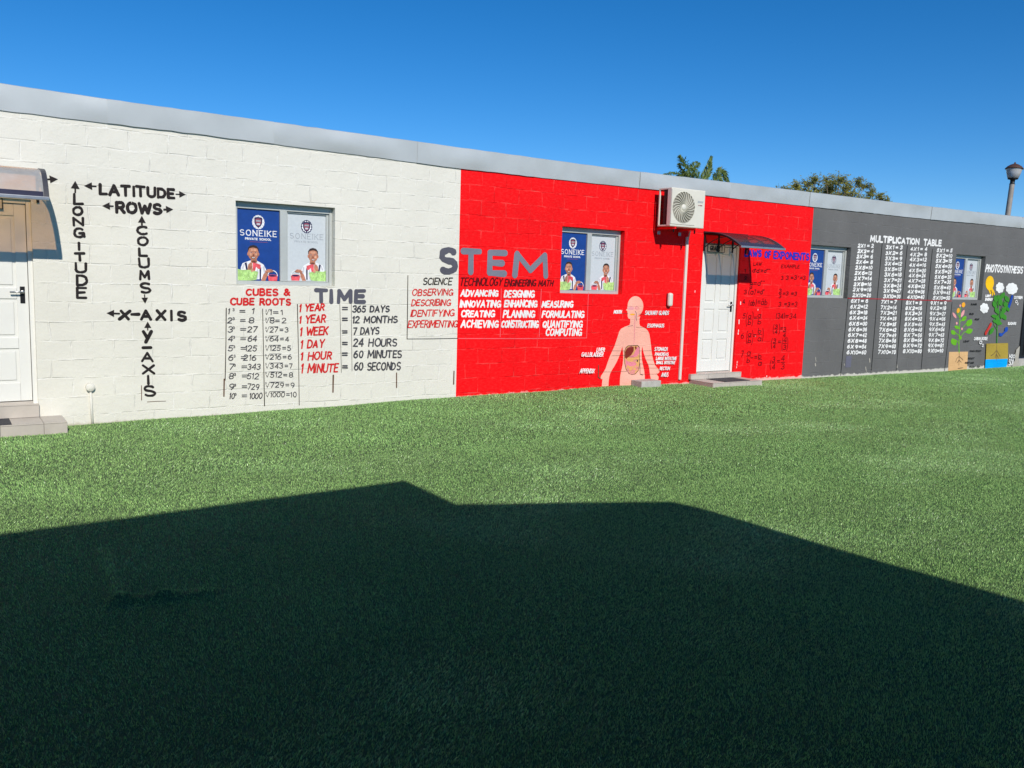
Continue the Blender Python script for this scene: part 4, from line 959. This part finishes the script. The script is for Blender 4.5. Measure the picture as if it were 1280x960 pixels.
    txt(mb, C10, 'H2O', 534, 570, 786, 764, w, .022); mb.part('painted_word', 'white word SOIL'); txt(mb, C10, 'SOIL', 530, 566, 832, 796, w, .024)
    mb.part('bare_patch', 'bare concrete patch at the wall corner')
    shape(mb, C10, [(574, 764), (582, 730), (604, 706), (602, 742), (596, 792), (592, 838), (548, 862), (560, 820), (572, 800)], M['bare'], .0027)
mural('painted_lettering', 'white heading PHOTOSYNTHESIS', draw_photo, True)

# ------------------------------------------------------------------ door canopies
def make_canopy(x0, x1, zw, zf, depth, ex, k, mat, label):
    t = empty('door_canopy', ((x0 + x1) / 2, 0, zw), label, 'canopy', 'curved plastic canopies over the doors')
    def prof(u, off=0.0):
        t_ = 1 - (1 - u) ** 1.8; yy = t_ * depth; zz = zw - (zw - zf) * t_ ** ex
        sl = ex * (zw - zf) / depth * t_ ** (ex - 1); k_ = math.hypot(1, sl)
        return (-yy - off * sl / k_, zz + off / k_)
    n = 18; pr = [prof(i / n) for i in range(n + 1)]; po = [prof(i / n, .004) for i in range(n + 1)]
    m_ = MB(); ring = pr + po[::-1]; L = len(ring)
    vs = [(x, y, z) for x in (x0, x1) for y, z in ring]
    m_.faces(vs, [(i, (i + 1) % L, L + (i + 1) % L, L + i) for i in range(L)], mat, False)
    m_.build('canopy_sheet', t)
    for x in (x0 - .002, x1 + .002):
        e = MB(); g_ = .045 if x > x0 else -.045; q_ = [prof(i / n, .0075) for i in range(n + 1)]; rg = [prof(i / n, -.003) for i in range(n + 1)] + q_[::-1]
        e.faces([(xx, y, z) for xx in (x, x - g_) for y, z in rg], [(i, (i + 1) % L, L + (i + 1) % L, L + i) for i in range(L)] + [tuple(range(L))], M['trim'])
        e.build('edge_trim', t)
    bp = [prof(i / 40) for i in range(41)]; bp = [i / 40 for i in range(41) if bp[i][1] < zf + .062]
    oo = [prof(u, .0075) for u in bp]; ii = [prof(u, .0042) for u in bp]; rg = ii + oo[::-1]; L = len(rg); r_ = MB()
    r_.faces([(xx, y, z) for xx in (x0 + .046, x1 - .046) for y, z in rg], [(i, (i + 1) % L, L + (i + 1) % L, L + i) for i in range(L)], M['band']); r_.build('front_band', t)
    r_ = MB(); r_.box((x0, -depth - .014, zf - .022), (x1, -depth + .012, zf + .012), M['chrome'], .005); r_.build('front_rail', t)
    r_ = MB(); r_.box((x0, -.025, zw - .02), (x1, -.001, zw + .022), M['black_metal'], .004); r_.build('wall_rail', t)
    for i in range(k):
        x = x0 + .022 + (x1 - x0 - .044) * i / (k - 1); b_ = MB()
        b_.box((x - .012, -.024, zw - .30), (x + .012, -.002, zw - .022), M['black_metal'], .003)
        b_.tube([(x, -.02, zw - .24)] + [(x, -.02 - (depth - .06) * q, zw - .24 + .165 * (1 - (1 - q / .75) ** 2.6)) for q in (.06, .15, .25, .38, .5, .62)] + [(x, -depth * .93, prof(.76)[1] - .02)], .008, M['black_metal'], 6)
        b_.tube([(x, y, z - .016) for y, z in pr[1:14]], .008, M['black_metal'], 6)
        b_.build('bracket', t)
    return t
make_canopy(-.36, .955, 2.575, 2.275, .80, 6, 2, M['bronze'], 'bronze curved canopy above the white door at the left edge')
make_canopy(10.45, 11.50, 2.49, 2.262, .80, 2.6, 4, M['smoky'], 'smoky curved canopy above the white door in the red wall')

def door_sign(x, z, w, h, text, label):
    t = empty('door_sign', (x, .04, z), label, 'sign', 'black framed signs above the doors')
    b_ = MB(); b_.box((x - w / 2, .028, z - h / 2), (x + w / 2, .034, z + h / 2), M['sign_face']); b_.build('sign_board', t)
    f = MB(); e = .008
    for a, c in (((x - w / 2, z - h / 2), (x + w / 2, z - h / 2 + e)), ((x - w / 2, z + h / 2 - e), (x + w / 2, z + h / 2)), ((x - w / 2, z - h / 2 + e), (x - w / 2 + e, z + h / 2 - e)), ((x + w / 2 - e, z - h / 2 + e), (x + w / 2, z + h / 2 - e))):
        f.box((a[0], .024, a[1]), (c[0], .0279, c[1]), M['ink'])
    f.build('sign_frame', t)
    if text:
        l = MB(); write(l, text, (x - w * .36, z - h * .26), (x + w * .34, z - h * .26), (x - w * .36, z + h * .28), M['ink'], .018, place=lambda u, v, d: (u, .027 - d * .3, v), jit=0, gap=.3)
        l.build('lettering', t)
door_sign(10.80, 2.25, .40, .125, 'GRADE 1', 'small black framed sign over the white door in the red wall')
door_sign(.46, 2.255, .34, .13, '', 'small black framed sign over the white door at the left edge')

# ------------------------------------------------------------------ air conditioner
def make_aircon():
    x0, x1, z0, z1, yf = 9.31, 10.03, 2.515, 3.095, -.40
    t = empty('air_conditioner', (9.67, -.25, z0), 'cream outdoor air conditioner unit with round fan grille on the red wall', 'air conditioner')
    c = MB(); w = M['ac_white']
    c.box((x0, yf, z0), (x1, yf + .09, z1), w, .012)
    c.box((x1 - .30, yf + .091, z0 + .004), (x1 - .004, -.10, z1 - .004), w, .006)
    c.box((x0 + .004, yf + .091, z1 - .028), (x1 - .301, -.12, z1 - .003), w, .004)
    c.box((x0 + .004, yf + .091, z0 + .003), (x1 - .301, -.12, z0 + .025), w, .004)
    c.box((x0 + .003, -.145, z0 + .026), (x0 + .025, -.122, z1 - .029), w, .003)
    c.build('casing', t)
    q = MB(); q.box((x0 + .012, yf + .095, z0 + .026), (x0 + .06, -.225, z1 - .03), M['ac_dark']); q.box((x0 + .061, -.245, z0 + .026), (x1 - .302, -.225, z1 - .03), M['ac_dark']); q.build('coil', t)
    fx, fz, fr = 9.565, 2.81, .235
    f = MB(); pan = [(.0, .0), (fr * 1.0, .0)]
    f.mats = []
    n = 36; ya = yf - .0015
    # square bezel with the round opening, then a flat disc coloured dark as the well's shade
    sq = lambda a: (max(-1, min(1, math.cos(a) * 1.6)), max(-1, min(1, math.sin(a) * 1.6)))
    vs = []; 
    for i in range(n):
        a = 2 * math.pi * i / n; s_ = sq(a)
        vs += [(fx + fr * math.cos(a), ya - .008, fz + fr * math.sin(a)), (fx + (fr + .014) * s_[0], ya - .008, fz + (fr + .022) * s_[1]), (fx + (fr + .020) * s_[0], ya, fz + (fr + .028) * s_[1])]
    f.faces(vs, [(3 * i + j, 3 * ((i + 1) % n) + j, 3 * ((i + 1) % n) + j + 1, 3 * i + j + 1) for i in range(n) for j in (0, 1)], w)
    f.poly([(fx + fr * math.cos(2 * math.pi * i / n), ya - .0006, fz + fr * math.sin(2 * math.pi * i / n)) for i in range(n)], M['fan_dark'])
    for i in range(24):
        a = 2 * math.pi * i / 24
        pts = [(fx + r_ * math.cos(a + (r_ / fr) * .75), ya - .009, fz + r_ * math.sin(a + (r_ / fr) * .75)) for r_ in np.linspace(fr * .2, fr * .995, 7)]
        f.tube(pts, .0075, M['grille'], 4)
    for r_ in (fr * .995,): f.tube([(fx + r_ * math.cos(a), ya - .010, fz + r_ * math.sin(a)) for a in np.linspace(0, 2 * math.pi, 40)], .004, M['grille'], 5)
    f.lathe([(0, .026), (.03, .024), (.05, .014), (.052, 0)], (fx, ya, fz), w, 20, (0, -1, 0))
    f.build('fan_grille', t)
    b_ = MB(); place = lambda u, v, d: (u, yf - .002 - d * .2, v)
    for i, xx in enumerate(np.linspace(9.875, 9.975, 6)): ribbon(b_, [(xx, 2.905), (xx + .006, 2.925)], .012, P['grey'], DEPTH, place)
    for xx in (9.89, 9.925, 9.95): ribbon(b_, [(xx, 2.862), (xx + .014, 2.862)], .014, P['crest'], DEPTH, place)
    b_.build('badge', t)
    for xx in (9.43, 9.88):
        k = MB(); k.box((xx - .018, -.395, z0 - .034), (xx + .018, -.002, z0 - .004), M['red_wall'], .002); k.box((xx - .018, -.032, z0 - .13), (xx + .018, -.002, z0 - .035), M['red_wall'], .002)
        k.tube([(xx, -.355, z0 - .004), (xx, -.355, z0 - .085)], .012, M['black_metal'], 6)
        k.box((xx - .03, -.040, z0 - .11), (xx + .03, -.033, z0 - .055), M['galv'], .003)
        k.build('bracket', t)
    p = MB(); p.tube([(10.02, -.12, 2.60), (10.075, -.10, 2.58), (10.085, -.06, 2.50), (10.085, -.03, 2.36)], .012, M['pvc'], 8); p.build('hose', t)
make_aircon()
mb = MB(); mb.box((10.048, -.034, .10), (10.098, -.001, 2.40), M['pvc'], .006)
tag(mb.build('pipe_trunking'), 'thin cream plastic trunking running down the red wall below the air conditioner', 'trunking')
t = empty('wall_light', (9.79, 0, 1.4), 'small white rounded oblong light unit on the red wall', 'wall light')
mb = MB(); mb.box((9.690, -.082, 1.29), (9.780, -.012, 1.505), M['ac_white'], .03); mb.build('cover', t)
mb = MB(); mb.box((9.700, -.013, 1.30), (9.770, -.001, 1.495), M['black_metal'], .004); mb.build('back_plate', t)
t = empty('junction_box', (1.36, 0, .38), 'round white junction box with thin pipe low on the white wall', 'junction box')
mb = MB(); mb.lathe([(.001, .0), (.045, .0), (.045, .038), (.040, .045), (.001, .046)], (1.36, 0, .378), M['white_wall'], 20, (0, -1, 0)); mb.build('box_cover', t)
mb = MB(); mb.tube([(1.362, -.014, .34), (1.366, -.014, .15), (1.372, -.014, -.06)], .013, M['white_wall'], 8); mb.build('pipe', t)

# ------------------------------------------------------------------ doorsteps, mats, loose block
def tiles(mb, xs_, y0, y1, z0, z1):
    g = .004
    mb.box((xs_[0] + .006, y0 + .006, z0), (xs_[-1] - .006, y1, z1 - .006), M['grout'])
    for a, b_ in zip(xs_[:-1], xs_[1:]):
        mb.box((a + g / 2, y0 - .001, z1 - .011), (b_ - g / 2, y1, z1), M['tile'], .002)          # tread
        mb.box((a + g / 2, y0, z0 + .001), (b_ - g / 2, y0 + .009, z1 - .0135), M['tile'], .002)       # riser
    mb.box((xs_[0], y0 + .0095, z0 + .001), (xs_[0] + .009, y1 - .001, z1 - .0135), M['tile'], .002)
    mb.box((xs_[-1] - .009, y0 + .0095, z0 + .001), (xs_[-1], y1 - .001, z1 - .0135), M['tile'], .002)
t = empty('doorstep', (.4, -.2, 0), 'beige tiled doorstep before the white door at the left edge', 'doorstep', 'tiled doorsteps')
mb = MB(); tiles(mb, [-.42, .12, .50, .875, 1.085], -.443, -.003, -.08, .094); mb.build('lower_step', t)
mb = MB(); tiles(mb, [-.25, .12, .48, .876], -.045, -.003, .096, .232); mb.build('upper_step', t)
t = empty('doorstep', (10.9, -.25, 0), 'beige tiled doorstep before the white door in the red wall', 'doorstep', 'tiled doorsteps')
mb = MB(); tiles(mb, [10.31, 10.70, 11.10, 11.485], -.53, -.003, -.06, .092); mb.build('lower_step', t)
mb = MB(); tiles(mb, [10.285, 10.70, 11.10, 11.50], -.062, -.003, .094, .182); mb.build('upper_step', t)
def mat_(x0, x1, y0, y1, z, label):
    m_ = MB(); m_.box((x0, y0, z + .001), (x1, y1, z + .010), M['mat'], .003)
    tag(m_.build('doormat'), label, 'doormat', 'dark doormats')
mat_(-.05, .60, -.425, -.06, .094, 'dark grey doormat on the tiled step at the left edge')
mat_(10.62, 11.22, -.50, -.085, .092, 'dark grey doormat on the tiled step of the red wall')
mb = MB(); mb.box((9.03, -.25, -.03), (9.44, -.01, .14), M['concrete'], .008)
tag(mb.build('concrete_block'), 'loose grey concrete block lying on the turf against the red wall', 'block')

# ------------------------------------------------------------------ beyond the right end
mb = MB(); mb.box((21.14, -.02, -.12), (25.5, .45, .125), M['concrete'], .02)
tag(mb.build('concrete_apron'), 'pale concrete strip at the far right end of the grey wall', 'kerb')
t = empty('dark_sheeting', (22.2, .12, .13), 'black sheet steel gate beyond the right end of the grey wall', 'gate')
mb = MB(); mb.box((21.16, .10, .15), (23.4, .115, 2.1), M['gate'])  # solid black ribbed panel filling the dark area past the wall end
for i in range(12): mb.box((21.2 + i * .18, .088, .2), (21.23 + i * .18, .0995, 2.05), M['gate'])
mb.build('gate_panel', t)
for a, b_ in (((21.145, .08, .13), (21.158, .13, 2.15)), ((23.402, .08, .13), (23.46, .13, 2.15))):
    mb = MB(); mb.box(a, b_, M['gate']); mb.build('gate_post', t)

# ------------------------------------------------------------------ palm, tree and lamp behind the building
def make_palm():
    bx, by, bz = 20.45, 10.0, 4.15
    t = empty('palm_tree', (bx, by, -.1), 'feathery green palm tree top showing above the roof beside the air conditioner', 'palm tree')
    tr = MB(); tr.tube([(bx + .1, by, -.2), (bx + .04, by, 1.5), (bx, by, 3.2), (bx, by, bz)], [.17, .13, .11, .09], M['bark'], 10); tr.build('trunk', t)
    def frond(pts, L, w=.017, droop=.25, n=30):
        n = int(n * 1.6); L *= 1.1
        f = MB(); pts = [Vector(p) for p in pts]
        def ev(q):
            q *= len(pts) - 1; i = min(int(q), len(pts) - 2); a = q - i
            p0, p1, p2, p3 = pts[max(i - 1, 0)], pts[i], pts[i + 1], pts[min(i + 2, len(pts) - 1)]
            return .5 * ((2 * p1) + (p2 - p0) * a + (2 * p0 - 5 * p1 + 4 * p2 - p3) * a * a + (3 * p1 - p0 - 3 * p2 + p3) * a ** 3)
        f.tube([ev(i / 12) for i in range(13)], [.022 * (1 - i / 15) for i in range(13)], M['frond'], 5)
        for i in range(n):
            q = .28 + .72 * i / n; p = ev(q); tg = (ev(min(q + .02, 1)) - ev(max(q - .02, 0))).normalized()
            side0 = tg.cross(Vector((random.gauss(0, .25), random.gauss(-.5, .3), random.gauss(.6, .25)))).normalized()
            for s_ in (-1, 1):
                ln = L * (math.sin(math.pi * min(1, q * .85 + .12)) ** .6) * random.uniform(.8, 1.15)
                d = (side0 * s_ * .65 + tg * random.uniform(.7, 1.1) + Vector((0, 0, random.uniform(-.1, .35)))).normalized()
                wv = d.cross(Vector((random.gauss(0, 1), random.gauss(0, 1), random.gauss(0, 1)))).normalized() * w
                mid = p + d * ln * .55; tip = p + d * ln + Vector((0, 0, -droop * ln))
                f.poly([p, mid + wv, tip, mid - wv], M['frond'])
        f.build('frond', t)
    A = lambda px, py, y=by: at(px, py, y)
    base = Vector((bx, by, bz))
    frond([base, A(868, 226), A(857, 208, 9.7), A(851, 197, 9.5)], .36, n=60)
    frond([base, A(872, 224), A(867, 210, 10.2), A(873, 203, 10.5)], .30, n=50)
    frond([base, A(862, 226), A(853, 214, 9.9), A(849, 206, 9.9)], .26, n=44)
    frond([base, A(877, 226), A(884, 212, 10.2), A(889.5, 196, 10.3)], .19, droop=.02, n=70)
    frond([base, A(880, 228), A(887, 214, 10.0), A(888, 203, 10.0)], .17, droop=.02, n=50)
    frond([base, A(893, 229), A(901, 214.5, 10), A(909, 226, 9.8)], .27, n=56)
    frond([base, A(890, 230), A(896, 219, 10.3), A(902, 226, 10.5)], .24, n=40)
    frond([base, A(862, 228), A(846, 217, 9.6), A(829, 218.5, 9.2)], .15, n=50)
    frond([base, A(866, 228), A(858, 217, 10.4), A(848, 221, 10.8)], .28, n=46)
make_palm()

def make_tree():
    by = 10.5; c = at(1048, 262, by)
    t = empty('leafy_tree', (c.x, by, -.1), 'sparse olive green broad crowned tree showing above the roof', 'tree')
    tr = MB(); f = MB()
    fork = Vector((c.x - .2, by, 2.3)); tr.tube([(c.x - .3, by, -.2), (c.x - .2, by, 1.2), fork], [.2, .16, .13], M['bark'], 10)
    out = [(984, 233, .30), (996, 226, .35), (1008, 226, .4), (1021, 222, .4), (1032, 220, .45), (1044, 220, .45), (1056, 222, .45), (1067, 224, .4), (1078, 229, .4), (1086, 235, .35), (1096, 242, .3), (1107, 247, .22),
           (1002, 236, .5), (1018, 234, .55), (1034, 234, .6), (1050, 236, .6), (1064, 239, .55), (1078, 244, .5), (1015, 246, .6), (1045, 250, .7), (1072, 254, .6), (990, 243, .4), (1030, 262, .7), (1060, 266, .7), (1010, 240, .5), (1026, 240, .55), (1042, 242, .55), (1058, 245, .55), (1072, 247, .5), (1088, 249, .4), (998, 240, .4), (1040, 230, .5), (1055, 231, .5)]
    for px, py, r_ in out:
        for rep in range(2):
            p = at(px + random.uniform(-5, 5), py + 6 + random.uniform(-2, 3), by + random.uniform(-1.4, 1.4))
            mid = fork.lerp(p, .55) + Vector((random.uniform(-.2, .2), random.uniform(-.2, .2), .25))
            tr.tube([fork, mid, p], [.06, .03, .006], M['bark'], 5)
            for k in range(9):           # twigs carrying leaves, pointing up and out
                d = Vector((random.gauss(.45, .6), random.gauss(0, .7), random.gauss(.35, .4))).normalized(); q = p + d * r_ * random.uniform(.4, 1.0)
                tr.tube([p, q], [.007, .003], M['bark'], 3)
                for j in range(19):
                    o = p.lerp(q, random.uniform(.15, 1.05)) + Vector([random.gauss(0, .045) for _ in range(3)])
                    u = Vector([random.gauss(0, 1) for _ in range(3)]).normalized(); v = u.orthogonal().normalized(); s_ = random.uniform(.032, .062)
                    f.poly([o - u * s_, o + v * s_ * .45, o + u * s_, o - v * s_ * .45], M['leaf'])
    tr.build('trunk', t); f.build('crown', t)
make_tree()

def make_lamp():
    y = 4.0; top = at(1269, 202.5, y); low = at(1259.8, 268, y)
    ax = (top - low).normalized(); ax = Vector((ax.x, 0, ax.z)).normalized()
    s_ = .92 / 22.0; base = top - ax * (top.z + .1) / ax.z
    t = empty('street_lamp', base, 'grey post street lamp with brown hooded lantern behind the far end of the roof', 'street lamp')
    o = top; dn = lambda h: o - ax * h
    m_ = MB(); m_.lathe([(.115, -1.0), (.10, -2.5), (.085, -.52 - 2.0)][:0] + [(.075, .68), (.082, 3.0), (.105, (top.z + .1) / ax.z)], o, M['lamp_pole'], 14, -ax); m_.build('pole', t)
    m_ = MB(); m_.lathe([(.001, .0), (.02, .01), (.03, .05), (.12, .085), (.20, .14), (.255, .20), (.262, .215), (.22, .222), (.001, .222)], o, M['lamp_cap'], 24, -ax); m_.build('hood', t)
    m_ = MB(); m_.lathe([(.225, .224), (.20, .34), (.15, .50), (.001, .502)], o, M['lamp_glass'], 24, -ax); m_.build('lantern', t)
    m_ = MB(); m_.lathe([(.001, .503), (.145, .504), (.15, .525), (.07, .55), (.065, .66), (.09, .68), (.001, .682)], o, M['black_metal'], 20, -ax); m_.build('collar', t)
make_lamp()

# ------------------------------------------------------------------ the building behind the viewpoint, whose shadow lies on the turf; roof overhang added to block sky
def shade_pt(gx, gy, h): return (gx - .228 / .668 * h, gy - h / .668)
t = empty('shaded_building', (-4, -13, 0), 'plastered low building behind the viewpoint with a wide overhanging flat roof', 'building')
def prism(mb, foot, z0, z1, mat):
    n = len(foot); mb.poly([(x, y, z1) for x, y in foot], mat); mb.poly([(x, y, z0) for x, y in foot][::-1], mat)
    for i in range(n):
        a, b_ = foot[i], foot[(i + 1) % n]; mb.poly([(*a, z0), (*b_, z0), (*b_, z1), (*a, z1)], mat)
H1, H2 = 3.45, 3.10
c1 = shade_pt(3.13, -3.86, H1); c0 = shade_pt(.29, -3.99, H1)
sl = (c1[1] - c0[1]) / (c1[0] - c0[0])
mb = MB(); prism(mb, [(c1[0] - 18, c1[1] - 18 * sl), c1, (c1[0] + .05, c1[1] - 11), (c1[0] - 18, c1[1] - 11)], H1 - .14, H1, M['plaster']); mb.build('roof', t)  # edge follows the turf shadow; overhang invented to keep sky light off
w = [shade_pt(*q, H2) for q in ((3.18, -4.70), (4.63, -5.38), (4.69, -5.6), (4.86, -7.86), (5.1, -14))]
mb = MB(); prism(mb, [(c1[0] - .4, w[0][1])] + w + [(c1[0] - .4, w[-1][1])], H2 - .14, H2, M['plaster']); mb.build('lower_roof', t)
mb = MB(); prism(mb, [(c1[0] - 17.5, -12.2), (c1[0] - .6, -12.0), (c1[0] - .6, -19), (c1[0] - 17.5, -19)], -.2, H1 - .145, M['plaster']); mb.build('wall', t)
mb = MB(); prism(mb, [(c1[0] - .55, -12.6), (3.5, -13.0), (3.7, -18.0), (c1[0] - .55, -18.0)], -.2, H2 - .145, M['plaster']); mb.build('wing_wall', t)
for px_ in (-3.2, -1.6):
    mb = MB(); mb.box((px_ - .55, -12.12, .95), (px_ + .55, -12.06, 2.1), M['frame'], .01); mb.build('window', t)
